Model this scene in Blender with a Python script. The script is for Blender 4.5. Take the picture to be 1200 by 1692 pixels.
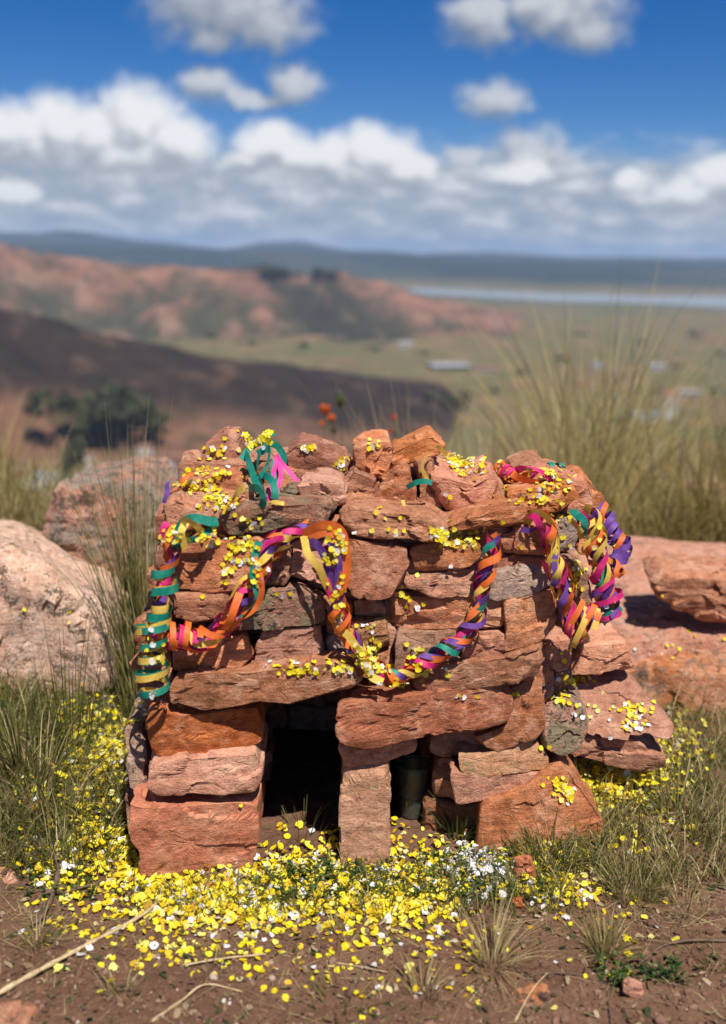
import bpy, bmesh, math, random
import numpy as np
from mathutils import Vector, Matrix
from mathutils.bvhtree import BVHTree

R = math.radians
rnd = random.Random(11)
rs = np.random.RandomState(7)
for o in list(bpy.data.objects): bpy.data.objects.remove(o)
scn = bpy.context.scene
COL = scn.collection

# ------------------------------------------------------------------ camera
FPX, PITCH, ROLL, EYE = 1700.0, 14.2, -1.2, 0.92
cam_data = bpy.data.cameras.new('camera')
cam_data.sensor_fit = 'HORIZONTAL'; cam_data.sensor_width = 36
cam_data.lens = FPX * 36 / 1200
cam_data.clip_start = 0.05; cam_data.clip_end = 200000
cam_data.dof.use_dof = True
cam_data.dof.focus_distance = 1.62
cam_data.dof.aperture_fstop = 3.3
cam = bpy.data.objects.new('camera', cam_data); COL.objects.link(cam)
CM = Matrix.Rotation(R(90 - PITCH), 4, 'X') @ Matrix.Rotation(R(ROLL) * -1, 4, 'Z')
cam.matrix_world = Matrix.Translation((0, 0, EYE)) @ CM
scn.camera = cam
scn.render.resolution_x = 726; scn.render.resolution_y = 1024

# ------------------------------------------------------------------ light
SUN_EL, SUN_AZ = 60.0, 21.0            # azimuth measured from behind the camera towards the right
sdir = Vector((math.sin(R(SUN_AZ)) * math.cos(R(SUN_EL)), -math.cos(R(SUN_AZ)) * math.cos(R(SUN_EL)), math.sin(R(SUN_EL))))
sun = bpy.data.lights.new('sun', 'SUN'); sun.energy = 5.0; sun.angle = R(0.5); sun.color = (1, 0.935, 0.84)
so = bpy.data.objects.new('sun', sun); COL.objects.link(so)
so.rotation_euler = sdir.to_track_quat('Z', 'Y').to_euler()
scn.view_settings.view_transform = 'Standard'
try: scn.view_settings.look = 'None'
except Exception: pass
scn.view_settings.exposure = 0.42; scn.view_settings.gamma = 1.0
scn.view_settings.use_curve_mapping = False
try:
    scn.cycles.volume_bounces = 0; scn.cycles.diffuse_bounces = 2; scn.cycles.transparent_max_bounces = 12
except Exception: pass

# ------------------------------------------------------------------ picture <-> place
def ray(px, py):
    return (CM.to_3x3() @ Vector(((px - 600) / FPX, -(py - 846) / FPX, -1)))
def atY(px, py, Y):
    d = ray(px, py); t = Y / d.y
    return Vector((d.x * t, Y, EYE + d.z * t))
def atZ(px, py, z):
    d = ray(px, py); t = (z - EYE) / d.z
    return Vector((d.x * t, d.y * t, z))
def azel(px, py):
    d = ray(px, py).normalized()
    return math.atan2(d.x, d.y), math.asin(d.z)
Y0 = 1.36
WY, WZ = 0.17, 0.07
def atW(px, py, off=0.0):
    # the front wall leans back a little and turns away to the right
    d = ray(px, py); t = (Y0 + off + WY * .3 + WZ * EYE) / (d.y - WY * d.x - WZ * d.z)
    return Vector((d.x * t, d.y * t, EYE + d.z * t))

# ------------------------------------------------------------------ nodes
class NT:
    def __init__(s, nt): s.t = nt; s.L = nt.links
    def n(s, typ, ins=None, **kw):
        nd = s.t.nodes.new(typ)
        for k, v in kw.items(): setattr(nd, k, v)
        if ins:
            for k, v in ins.items():
                if hasattr(v, 'is_output') or isinstance(v, bpy.types.NodeSocket): s.L.new(v, nd.inputs[k])
                else: nd.inputs[k].default_value = v
        return nd
    def math(s, op, a, b=None, c=None, clamp=False):
        nd = s.n('ShaderNodeMath', operation=op); nd.use_clamp = clamp
        for i, v in enumerate((a, b, c)):
            if v is None: continue
            if isinstance(v, bpy.types.NodeSocket): s.L.new(v, nd.inputs[i])
            else: nd.inputs[i].default_value = v
        return nd.outputs[0]
    def noise(s, vec, scale, detail=4, rough=0.55, dist=0.0):
        nd = s.n('ShaderNodeTexNoise', {'Scale': scale, 'Detail': detail, 'Roughness': rough, 'Distortion': dist})
        if vec is not None: s.L.new(vec, nd.inputs['Vector'])
        return nd.outputs['Fac']
    def ramp(s, fac, stops, interp='LINEAR'):
        nd = s.n('ShaderNodeValToRGB'); cr = nd.color_ramp; cr.interpolation = interp
        while len(cr.elements) < len(stops): cr.elements.new(0.5)
        for e, (p, c) in zip(cr.elements, stops):
            e.position = p; e.color = c if len(c) == 4 else (*c, 1)
        s.L.new(fac, nd.inputs[0]); return nd.outputs[0]
    def mix(s, fac, a, b, blend='MIX'):
        nd = s.n('ShaderNodeMix', data_type='RGBA', blend_type=blend)
        for i, v in ((0, fac), (6, a), (7, b)):
            if isinstance(v, bpy.types.NodeSocket): s.L.new(v, nd.inputs[i])
            elif i == 0: nd.inputs[0].default_value = v
            else: nd.inputs[i].default_value = v if len(v) == 4 else (*v, 1)
        return nd.outputs[2]
    def mrange(s, v, a, b, c=0.0, d=1.0, smooth=True):
        nd = s.n('ShaderNodeMapRange', {1: a, 2: b, 3: c, 4: d})
        if smooth: nd.interpolation_type = 'SMOOTHSTEP'
        s.L.new(v, nd.inputs[0]); return nd.outputs[0]

def newmat(name):
    m = bpy.data.materials.new(name); m.use_nodes = True
    m.node_tree.nodes.clear()
    T = NT(m.node_tree)
    out = T.n('ShaderNodeOutputMaterial')
    return m, T, out

# ------------------------------------------------------------------ sky
world = bpy.data.worlds.new('World'); scn.world = world; world.use_nodes = True
W = NT(world.node_tree); world.node_tree.nodes.clear()
wout = W.n('ShaderNodeOutputWorld'); bg = W.n('ShaderNodeBackground'); W.L.new(bg.outputs[0], wout.inputs[0])
SKY_STR = 0.08
bg.inputs[1].default_value = SKY_STR
sky = W.n('ShaderNodeTexSky'); sky.sky_type = 'NISHITA'; sky.sun_disc = False
sky.sun_elevation = R(SUN_EL); sky.sun_rotation = math.atan2(sdir.x, sdir.y)
sky.altitude = 3000; sky.air_density = 1.0; sky.dust_density = 0.3; sky.ozone_density = 2.2
tc = W.n('ShaderNodeTexCoord')
sep = W.n('ShaderNodeSeparateXYZ'); W.L.new(tc.outputs['Generated'], sep.inputs[0])
az = W.math('ARCTAN2', sep.outputs[0], sep.outputs[1]); el = W.math('ARCSINE', sep.outputs[2])
P0 = W.n('ShaderNodeCombineXYZ'); W.L.new(az, P0.inputs[0]); W.L.new(el, P0.inputs[1])
# the clouds the photograph shows: (centre px, radii px, weight)
blobs = [(40,225,75,50),(95,215,60,55),(160,225,70,55),(225,205,78,68),(290,235,62,48),(215,250,120,38),(60,250,90,32),(10,215,50,38),
 (445,240,58,42),(495,255,60,38),(545,262,50,40),(620,255,78,45),(665,275,52,36),(595,280,90,28),(420,268,50,22),
 (860,290,55,24),(1190,290,60,34),(1150,315,70,28),(1040,300,34,22),
(20,322,50,20)]
grey_blobs = [(380,10,115,55),(440,40,65,38),(875,262,62,42),(330,5,70,38),(345,58,45,24),(930,20,85,40),(975,52,55,28),(900,5,60,26),(800,25,60,40),(820,165,50,32),(345,142,50,26),(410,158,70,15),(488,138,42,32),(775,252,36,14)]
def make_field(nm, blobs, beyond):
  grp = bpy.data.node_groups.new(nm, 'ShaderNodeTree')
  grp.interface.new_socket('P', in_out='INPUT', socket_type='NodeSocketVector')
  grp.interface.new_socket('F', in_out='OUTPUT', socket_type='NodeSocketFloat')
  G = NT(grp); gi = G.n('NodeGroupInput'); go_ = G.n('NodeGroupOutput')
  wn = G.n('ShaderNodeTexNoise', {'Scale': 22.0, 'Detail': 5.0, 'Roughness': 0.6}); G.L.new(gi.outputs[0], wn.inputs['Vector'])
  wsub = G.n('ShaderNodeVectorMath', operation='SUBTRACT'); G.L.new(wn.outputs['Color'], wsub.inputs[0]); wsub.inputs[1].default_value = (.5, .5, .5)
  wsc = G.n('ShaderNodeVectorMath', operation='MULTIPLY'); G.L.new(wsub.outputs[0], wsc.inputs[0]); wsc.inputs[1].default_value = (.05, .036, 0)
  wad = G.n('ShaderNodeVectorMath', operation='ADD'); G.L.new(gi.outputs[0], wad.inputs[0]); G.L.new(wsc.outputs[0], wad.inputs[1])
  acc = None
  for bx_, by_, rx_, ry_ in blobs:
      a_, e_ = azel(bx_, by_)
      k = 1.18 / FPX * 0.97
      s1 = G.n('ShaderNodeVectorMath', operation='SUBTRACT'); G.L.new(wad.outputs[0], s1.inputs[0]); s1.inputs[1].default_value = (a_, e_, 0)
      s2 = G.n('ShaderNodeVectorMath', operation='MULTIPLY'); G.L.new(s1.outputs[0], s2.inputs[0]); s2.inputs[1].default_value = (1 / (rx_ * k), 1 / (ry_ * k), 0)
      s3 = G.n('ShaderNodeVectorMath', operation='LENGTH'); G.L.new(s2.outputs[0], s3.inputs[0])
      v = G.math('SUBTRACT', 1.0, s3.outputs['Value'])
      acc = v if acc is None else G.math('SMOOTH_MAX', acc, v, 0.12)
  # beyond the frame the same kind of broken cumulus goes on
  sp = G.n('ShaderNodeSeparateXYZ'); G.L.new(gi.outputs[0], sp.inputs[0])
  gn = G.noise(wad.outputs[0], 7.0, 4, 0.5)
  side = G.mrange(G.math('ABSOLUTE', sp.outputs[0]), 0.38, 0.5)
  high = G.mrange(sp.outputs[1], 0.30, 0.42)
  outm = G.math('MAXIMUM', side, high)
  gen = G.math('MULTIPLY_ADD', gn, 5.0, -2.85)
  gen = G.math('ADD', gen, G.math('MULTIPLY_ADD', outm, 3.0, -3.0))
  if beyond: acc = G.math('MAXIMUM', acc, gen)
  acc = G.math('MAXIMUM', acc, -1.5)
  G.L.new(acc, go_.inputs[0])
  return grp
grp = make_field('cloud_field', blobs, True); grp2 = make_field('high_cloud_field', grey_blobs, False)
def field(vec, gr_=None):
    g = W.n('ShaderNodeGroup'); g.node_tree = gr_ or grp; W.L.new(vec, g.inputs[0]); return g.outputs[0]
f0 = field(P0.outputs[0])
sh = W.n('ShaderNodeVectorMath', operation='ADD'); W.L.new(P0.outputs[0], sh.inputs[0]); sh.inputs[1].default_value = (0.006, 0.016, 0)
f1 = field(sh.outputs[0])
det = W.noise(P0.outputs[0], 60.0, 5, 0.6)
alpha = W.mrange(W.math('ADD', f0, W.math('MULTIPLY_ADD', det, 0.5, -0.25)), -0.10, 0.52)
lit = W.math('MULTIPLY_ADD', W.math('SUBTRACT', f0, f1), 1.5, 0.52)
lit = W.math('ADD', lit, W.math('MULTIPLY_ADD', det, 0.9, -0.45))
lit = W.math('MAXIMUM', lit, 0.0, clamp=True)
k = 1 / SKY_STR
ccol = W.ramp(lit, [(0.0, (.30*k, .32*k, .355*k)), (0.4, (.42*k, .435*k, .465*k)), (0.95, (.70*k, .70*k, .70*k))])
alpha = W.math('MULTIPLY', alpha, 0.97)
h0 = field(P0.outputs[0], grp2); h1 = field(sh.outputs[0], grp2)
hal = W.math('MULTIPLY', W.mrange(W.math('ADD', h0, W.math('MULTIPLY_ADD', det, 0.9, -0.45)), -0.20, 0.62), 0.88)
hlit = W.math('ADD', W.math('MULTIPLY_ADD', W.math('SUBTRACT', h0, h1), 0.9, 0.45), W.math('MULTIPLY_ADD', det, 1.2, -0.6), clamp=True)
hcol = W.ramp(hlit, [(0.0, (.17*k, .20*k, .24*k)), (0.5, (.30*k, .32*k, .35*k)), (1.0, (.50*k, .51*k, .53*k))])
# veil of layered cloud near the horizon
vm = W.n('ShaderNodeMapping'); W.L.new(P0.outputs[0], vm.inputs[0]); vm.inputs['Scale'].default_value = (19, 52, 1)
vn = W.noise(vm.outputs[0], 1.0, 5, 0.62)
veil = W.mrange(W.math('ADD', el, W.math('MULTIPLY_ADD', vn, -0.06, 0.03)), R(6.0), R(3.8), 0, 0.95)
vcol = W.ramp(vn, [(0.36, (.22*k, .27*k, .34*k)), (0.5, (.34*k, .36*k, .40*k)), (0.63, (.60*k, .60*k, .61*k))])
hsv = W.n('ShaderNodeHueSaturation', {'Hue': 0.512, 'Saturation': 1.5, 'Value': 0.80}); W.L.new(sky.outputs[0], hsv.inputs['Color'])
skyc = W.mix(veil, hsv.outputs[0], vcol)
skyc = W.mix(hal, skyc, hcol); skyc = W.mix(alpha, skyc, ccol)
W.L.new(skyc, bg.inputs[0])

# ------------------------------------------------------------------ numpy noise
_perm = np.random.RandomState(3).permutation(256); _perm = np.concatenate([_perm, _perm, _perm])
_grad = np.random.RandomState(4).normal(size=(256, 3)); _grad /= np.linalg.norm(_grad, axis=1)[:, None]
def pn(P):
    P = np.asarray(P, dtype=float); I = np.floor(P).astype(int); F = P - I; I &= 255
    U = F * F * F * (F * (F * 6 - 15) + 10)
    def g(dx, dy, dz):
        h = _perm[_perm[_perm[(I[:, 0] + dx) & 255] + ((I[:, 1] + dy) & 255)] + ((I[:, 2] + dz) & 255)]
        return (_grad[h] * (F - (dx, dy, dz))).sum(1)
    L = lambda a, b, t: a + t * (b - a)
    x0 = L(L(g(0,0,0), g(1,0,0), U[:,0]), L(g(0,1,0), g(1,1,0), U[:,0]), U[:,1])
    x1 = L(L(g(0,0,1), g(1,0,1), U[:,0]), L(g(0,1,1), g(1,1,1), U[:,0]), U[:,1])
    return L(x0, x1, U[:,2]) * 1.5
def fbm(P, o=4, gain=0.5):
    P = np.asarray(P, dtype=float); r = 0; a = 1; t = 0
    for i in range(o): r = r + a * pn(P * 2.03 ** i + i * 17.3); t += a; a *= gain
    return r / t
def ss(x, a, b):
    t = np.clip((x - a) / (b - a), 0, 1); return t * t * (3 - 2 * t)

# ------------------------------------------------------------------ objects
def mesh_np(name, V, F, smooth=True):
    me = bpy.data.meshes.new(name)
    V = np.asarray(V, dtype=np.float32)
    if isinstance(F, np.ndarray):
        nf, k_ = F.shape
        me.vertices.add(len(V)); me.vertices.foreach_set('co', V.ravel())
        me.loops.add(nf * k_); me.loops.foreach_set('vertex_index', F.astype(np.int32).ravel())
        me.polygons.add(nf); me.polygons.foreach_set('loop_start', np.arange(0, nf * k_, k_, dtype=np.int32))
        me.update(calc_edges=True)
    else: me.from_pydata(V.tolist(), [], F); me.update()
    me.polygons.foreach_set('use_smooth', [smooth] * len(me.polygons))
    return me
def link(name, me, mat=None, parent=None, loc=None):
    o = bpy.data.objects.new(name, me); COL.objects.link(o)
    if mat is not None and me is not None and len(me.materials) == 0: me.materials.append(mat)
    if parent is not None: o.parent = parent
    if loc is not None: o.location = loc
    return o
def tag(o, label=None, cat=None, group=None, kind=None):
    if label: o['label'] = label
    if cat: o['category'] = cat
    if group: o['group'] = group
    if kind: o['kind'] = kind
    return o
def empty(name, loc, label, cat, group=None):
    o = bpy.data.objects.new(name, None); COL.objects.link(o); o.location = loc; o.empty_display_size = 0.05
    return tag(o, label, cat, group)
def setcol(me, vals, name='tint'):
    a = me.attributes.new(name, 'FLOAT', 'POINT'); a.data.foreach_set('value', np.asarray(vals, dtype=np.float32))
def merge(parts):
    Vs, Fs, n = [], [], 0
    for V, F in parts: Vs.append(V); Fs.append(F + n); n += len(V)
    return np.concatenate(Vs), np.concatenate(Fs)
BV_V, BV_F, BV_n = [], [], 0
def bvh_add(V, F):
    global BV_n
    BV_V.append(np.asarray(V)); BV_F.append(np.asarray(F) + BV_n); BV_n += len(V)

# ------------------------------------------------------------------ stone materials
def stone_mat(name, base, dark, light, lichen=0.15, lich_col=(.20, .19, .13), black=0.2, pale=0.15, grain=1.0):
    m, T, out = newmat(name)
    tcn = T.n('ShaderNodeTexCoord'); oi = T.n('ShaderNodeObjectInfo')
    off = T.n('ShaderNodeVectorMath', operation='MULTIPLY_ADD'); T.L.new(oi.outputs['Random'], off.inputs[0])
    off.inputs[1].default_value = (37, 53, 71); T.L.new(tcn.outputs['Object'], off.inputs[2])
    P = off.outputs[0]
    n1 = T.noise(P, 9, 5, 0.6, 0.3); n2 = T.noise(P, 55, 6, 0.65); n3 = T.noise(P, 480, 3, 0.7)
    c = T.ramp(n1, [(0.3, dark), (0.5, base), (0.72, light)])
    c2 = T.ramp(n2, [(0.34, tuple(v * 0.5 for v in dark)), (0.5, base), (0.7, light)])
    c = T.mix(0.5, c, c2)
    # bedding streaks
    mp = T.n('ShaderNodeMapping'); T.L.new(P, mp.inputs[0]); mp.inputs['Scale'].default_value = (9, 9, 75)
    mp.inputs['Rotation'].default_value = (0.1, 0.12, 0)
    n4 = T.noise(mp.outputs[0], 1.0, 5, 0.65, 1.1)
    c = T.mix(T.mrange(n4, 0.52, 0.68, 0, 0.35), c, dark)
    g = T.mrange(n3, 0.3, 0.7, 0.6, 1.4, smooth=False)
    gr = T.n('ShaderNodeMix', data_type='RGBA', blend_type='MULTIPLY'); gr.inputs[0].default_value = 0.85 * grain
    T.L.new(c, gr.inputs[6]); T.L.new(g, gr.inputs[7]); c = gr.outputs[2]
    # per stone hue/value
    wn_ = T.n('ShaderNodeTexWhiteNoise', noise_dimensions='1D'); T.L.new(oi.outputs['Random'], wn_.inputs['W'])
    hs = T.n('ShaderNodeHueSaturation'); T.L.new(c, hs.inputs['Color'])
    T.L.new(T.mrange(oi.outputs['Random'], 0, 1, 0.72, 1.28, smooth=False), hs.inputs['Value'])
    T.L.new(T.mrange(wn_.outputs[0], 0, 1, 0.496, 0.503, smooth=False), hs.inputs['Hue'])
    T.L.new(T.mrange(wn_.outputs[0], 0, 1, 0.92, 1.14, smooth=False), hs.inputs['Saturation'])
    c = hs.outputs[0]
    n5 = T.noise(P, 17, 6, 0.7, 0.5); c = T.mix(T.mrange(T.math('ADD', n5, T.math('MULTIPLY_ADD', n2, .5, -.25)), .50, .66, 0, .5), c, tuple(min(.72, v * .55 + w) for v, w in zip(light, (.29, .19, .13))))
    # lichens: crusty grey-green, black specks and pale rosettes
    l1 = T.noise(P, 14, 6, 0.7, 0.2); l1b = T.noise(P, 130, 4, 0.7)
    la = T.math('ADD', l1, T.math('MULTIPLY_ADD', l1b, 0.35, -0.175))
    fa = T.mrange(la, 0.68 - lichen * 0.35, 0.76 - lichen * 0.35, 0, 0.85)
    c = T.mix(fa, c, T.mix(l1b, tuple(v * 0.45 for v in lich_col), tuple(v * 1.6 for v in lich_col)))
    l2 = T.noise(P, 26, 6, 0.75, 0.6); l2b = T.noise(P, 210, 3, 0.6)
    lb = T.math('ADD', l2, T.math('MULTIPLY_ADD', l2b, 0.5, -0.25))
    fb = T.mrange(lb, 0.74 - black * 0.3, 0.79 - black * 0.3, 0, 0.8)
    c = T.mix(fb, c, (.045, .042, .036))
    l3 = T.noise(P, 40, 5, 0.7, 0.2)
    fc = T.mrange(T.math('ADD', l3, T.math('MULTIPLY_ADD', n3, 0.3, -0.15)), 0.76 - pale * 0.3, 0.81 - pale * 0.3, 0, 0.75)
    c = T.mix(fc, c, (.50, .40, .33))
    h = T.math('ADD', T.math('MULTIPLY', n2, 0.9), T.math('MULTIPLY', n3, 0.22))
    h = T.math('ADD', h, T.math('MULTIPLY', n4, 0.28)); h = T.math('ADD', h, T.math('MULTIPLY', fa, 0.12))
    vor = T.n('ShaderNodeTexVoronoi', {'Scale': 22.0}); T.L.new(mp.outputs[0], vor.inputs['Vector']); vor.feature = 'DISTANCE_TO_EDGE'; vor.inputs['Scale'].default_value = 0.9
    h = T.math('SUBTRACT', h, T.mrange(vor.outputs['Distance'], 0.0, 0.02, 0.12, 0))
    b = T.n('ShaderNodeBump', {'Strength': 1.0, 'Distance': 0.0085}); T.L.new(h, b.inputs['Height'])
    p = T.n('ShaderNodeBsdfPrincipled', {'Roughness': 0.93}); p.inputs['Specular IOR Level'].default_value = 0.25
    T.L.new(c, p.inputs['Base Color']); T.L.new(b.outputs[0], p.inputs['Normal']); T.L.new(p.outputs[0], out.inputs[0])
    return m
SM = {
 'red':   stone_mat('red_sandstone', (.47, .190, .100), (.32, .115, .058), (.60, .290, .180), 0.0, black=0.1, pale=0.05),
 'orange':stone_mat('orange_sandstone', (.47, .155, .068), (.33, .100, .042), (.56, .230, .120), 0.05, black=0.22, pale=0.0),
 'pink':  stone_mat('pink_sandstone', (.52, .245, .150), (.38, .160, .090), (.64, .360, .245), 0.05, black=0.12, pale=0.15),
 'dull':  stone_mat('dull_sandstone', (.40, .180, .105), (.25, .110, .064), (.50, .270, .175), 0.15, black=0.2, pale=0.1),
 'tan':   stone_mat('tan_sandstone', (.42, .220, .125), (.32, .150, .082), (.50, .290, .185), 0.33, (.26, .22, .12), black=0.2, pale=0.1),
 'lich':  stone_mat('lichen_sandstone', (.38, .180, .112), (.26, .120, .075), (.44, .250, .170), 0.60, (.19, .165, .100), black=0.62, pale=0.2),
 'grey':  stone_mat('grey_weathered_stone', (.38, .245, .180), (.25, .150, .108), (.46, .340, .270), 0.25, (.25, .22, .17), black=0.4, pale=0.3),
 'boulder': stone_mat('pale_boulder_stone', (.68, .46, .36), (.52, .32, .235), (.76, .58, .48), 0.10, (.30, .24, .19), black=0.62, pale=0.6),
 'slab':  stone_mat('lichened_outcrop', (.47, .225, .140), (.42, .150, .070), (.50, .290, .200), 0.40, (.15, .115, .085), black=0.5, pale=0.25),
 'lichrock': stone_mat('crusty_red_rock', (.46, .255, .195), (.40, .180, .125), (.52, .340, .270), 0.60, (.24, .21, .17), black=0.7, pale=0.4),
}

# ------------------------------------------------------------------ stone geometry
def resample(poly, n):
    P = np.array(poly, dtype=float)
    for _ in range(1):
        Q = np.roll(P, -1, 0); P = np.stack([P * .95 + Q * .05, P * .05 + Q * .95], 1).reshape(-1, 2)
    Q = np.vstack([P, P[:1]]); d = np.r_[0, np.cumsum(np.linalg.norm(np.diff(Q, axis=0), axis=1))]
    t = np.linspace(0, d[-1], n, endpoint=False)
    return np.stack([np.interp(t, d, Q[:, 0]), np.interp(t, d, Q[:, 1])], 1)
def stone_geo(poly, depth, seed, fine=1.0, rough=1.0, cuts=7, bev=0.006, taper=0.06):
    """poly: outline (u,v) in metres around its centre, extruded along w; returns verts (u,v,w), faces"""
    rg = np.random.RandomState(seed)
    P = np.array(poly, float)
    per = np.linalg.norm(P - np.roll(P, 1, 0), axis=1).sum()
    n = int(np.clip(per / (0.0045 / fine), 28, 150)); O = resample(poly, n)
    c = O.mean(0); O = O - c; mr = np.linalg.norm(O, axis=1).mean()
    bev = min(bev, mr * 0.25, depth * 0.3)
    nc = int(np.clip(mr / (0.0052 / fine), 4, 13)); ns = int(np.clip(depth / (0.008 / fine), 3, 14))
    rb = 1 - bev / mr
    prof = [(rb * i / nc, 0) for i in range(1, nc + 1)]
    prof += [(1 - (1 - rb) * .3, bev * .3), (1, bev)]
    prof += [(1 - taper * i / ns, bev + (depth - 2 * bev) * i / ns) for i in range(1, ns + 1)]
    prof += [(1 - taper - (1 - rb), depth), (0.6, depth), (0.25, depth)]
    rings = np.array([[np.r_[O[j] * r, w] for j in range(n)] for r, w in prof])
    m = len(prof)
    X = rings.reshape(-1, 3)
    allp = np.vstack([[0, 0, 0], X, [0, 0, depth]])
    # broken facets
    C = np.array([0, 0, depth / 2])
    for i in range(cuts):
        if i < 3: d = np.array([rg.normal() * .22, rg.normal() * .34, -1.0])
        else:
            a = rg.rand() * 6.283; d = np.array([math.cos(a), math.sin(a), -abs(rg.normal()) * .6])
        d /= np.linalg.norm(d); s = (allp - C) @ d
        lim = s.max() * (1 - rg.uniform(.01, .10)) if i < 3 else s.max() * (1 - rg.uniform(.01, .09))
        over = np.clip(s - lim, 0, None); allp = allp - over[:, None] * d * 0.93
    size = mr + depth * .3
    so_ = rg.rand(3) * 50
    Q = allp / 0.09 + so_
    a = 0.0028 * rough
    allp = allp + np.stack([fbm(Q, 3), fbm(Q + 31, 3), fbm(Q + 67, 3)], 1) * a * (1, .7, 1)
    # normals on the ring grid
    G_ = allp[1:-1].reshape(m, n, 3)
    dt = np.roll(G_, -1, 1) - np.roll(G_, 1, 1); dr = np.gradient(G_, axis=0)
    N = np.cross(dt, dr); N /= (np.linalg.norm(N, axis=2, keepdims=True) + 1e-9)
    if (N[:, :, 2][0].mean()) > 0: N = -N
    Gf = G_.reshape(-1, 3); Nf = N.reshape(-1, 3)
    til = rg.normal() * .12
    vv = Gf[:, 1] + til * Gf[:, 0]
    step = pn(np.stack([Gf[:, 0] * 5, vv * 75, Gf[:, 2] * 9], 1) + so_)
    rid = 1 - np.abs(fbm(Gf / .035 + so_, 3)) * 2
    nk = int(np.clip(mr * depth ** .5 / .0011, 14, 90)); lo_, hi_ = Gf.min(0), Gf.max(0)
    K = lo_ + rg.rand(nk, 3) * (hi_ - lo_); Kw = Gf + np.stack([fbm(Gf / .02 + so_, 2), fbm(Gf / .02 + so_ + 5, 2)], 1)[:, [0, 1, 0]] * .008
    ki = ((Kw[:, None, :] * (1, 1.6, 1) - K[None] * (1, 1.6, 1)) ** 2).sum(2).argmin(1)
    sl = rg.normal(size=(nk, 3)) * .09; fac = rg.normal(size=nk)[ki] * .0007 + np.clip(((Gf - K[ki]) * sl[ki]).sum(1), -.0025, .0025)
    crisp = fbm(Gf / .010 + so_, 2)
    disp = (0.0011 * step + 0.0005 * rid + 0.0008 * crisp) * rough + fac * 1.25 * min(rough, 1.4)
    # chips knocked out of the edge
    ch = np.clip(fbm(Gf / .028 + so_ + 9, 2) - .30, 0, 1) * .03
    disp = disp - ch * rough * .6
    Gf = Gf + Nf * disp[:, None]
    allp = np.vstack([allp[:1], Gf, allp[-1:]])
    F = []
    idx = lambda i, j: 1 + i * n + (j % n)
    J = np.arange(n); Jn = (J + 1) % n
    quads = np.concatenate([np.stack([1 + i * n + J, 1 + (i + 1) * n + J, 1 + (i + 1) * n + Jn, 1 + i * n + Jn], 1) for i in range(m - 1)])
    last = 1 + m * n
    t1 = np.stack([np.zeros(n, int), 1 + J, 1 + Jn], 1); t2 = np.stack([np.full(n, last), 1 + (m - 1) * n + Jn, 1 + (m - 1) * n + J], 1)
    tri = np.concatenate([t1, quads[:, [0, 1, 2]], quads[:, [0, 2, 3]], t2])
    return allp, tri, c
SEED = [100]
def stone_obj(name, pts3, axis, depth, mat, parent=None, origin=None, rough=1.0, fine=1.0, cuts=7, bev=0.006, grow=1.03, taper=0.06, shear=(0, 0), bvh=True, seed=None, lean=None):
    """pts3: world outline points. axis 'Y' = wall stone facing the viewer, 'Z' = slab lying flat with the outline on top"""
    SEED[0] += 1; sd = seed or SEED[0]
    A = np.array([list(p) for p in pts3]); ctr = A.mean(0)
    if axis == 'Y': uv = (A - ctr)[:, [0, 2]]
    else: uv = (A - ctr)[:, [0, 1]]
    ar = 0.5 * np.sum(uv[:, 0] * np.roll(uv[:, 1], -1) - np.roll(uv[:, 0], -1) * uv[:, 1])
    if ar < 0: uv = uv[::-1]
    V, F, c = stone_geo(uv * grow, depth, sd, fine, rough, cuts, bev, taper)
    V = V.copy(); V[:, 0] += c[0] + shear[0] * V[:, 2]; V[:, 1] += c[1] + shear[1] * V[:, 2]
    if axis == 'Y':
        X = np.stack([V[:, 0], V[:, 2], V[:, 1]], 1)
        if lean: X[:, 1] += lean[0] * X[:, 0] + lean[1] * X[:, 2]
    else: X = np.stack([V[:, 0], V[:, 1], -V[:, 2]], 1)
    mid = X.mean(0); X = X - mid; loc = ctr + mid
    # consistent outward winding
    v0, v1, v2 = X[F[:, 0]], X[F[:, 1]], X[F[:, 2]]
    if (np.cross(v1 - v0, v2 - v0) * v0).sum() < 0: F = F[:, ::-1].copy()
    me = mesh_np(name, X, F)
    try: me.set_sharp_from_angle(angle=R(30))
    except Exception: pass
    pl = Vector(parent.location) if parent else Vector((0, 0, 0))
    o = link(name, me, mat, parent, Vector(loc) - pl)
    if bvh: bvh_add(X + loc, F)
    return o

# ------------------------------------------------------------------ ground and terrain
PLAIN = -200.0
def ghn(x, y):
    """ground height near the shrine"""
    x = np.asarray(x, float); y = np.asarray(y, float); z0 = np.zeros_like(x)
    h = 0.016 * fbm(np.stack([x * 2.2, y * 2.2, z0 + 3], -1).reshape(-1, 3), 3).reshape(x.shape)
    h += 0.05 * ss(-x, .35, .9) * ss(y, 1.2, 1.8) + 0.03 * ss(y, 1.5, 2.4)
    h -= 0.10 * np.clip(y - 3.3, 0, 1.6) + 0.0
    return h
def ghf(x, y):
    x = np.asarray(x, float); y = np.asarray(y, float); z0 = np.zeros_like(x)
    P = np.stack([x, y, z0], -1).reshape(-1, 3)
    return ghn(x, y) + (0.010 * fbm(P * 11, 3) + 0.0065 * fbm(P * 42, 3) + 0.0026 * pn(P * 150)).reshape(x.shape)
def g1(x, y): return float(ghf(np.array([x]), np.array([y]))[0])
def gpx(px, py):
    p = atZ(px, py, 0.0)
    for _ in range(3): p = atZ(px, py, g1(p.x, p.y))
    return p

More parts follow.
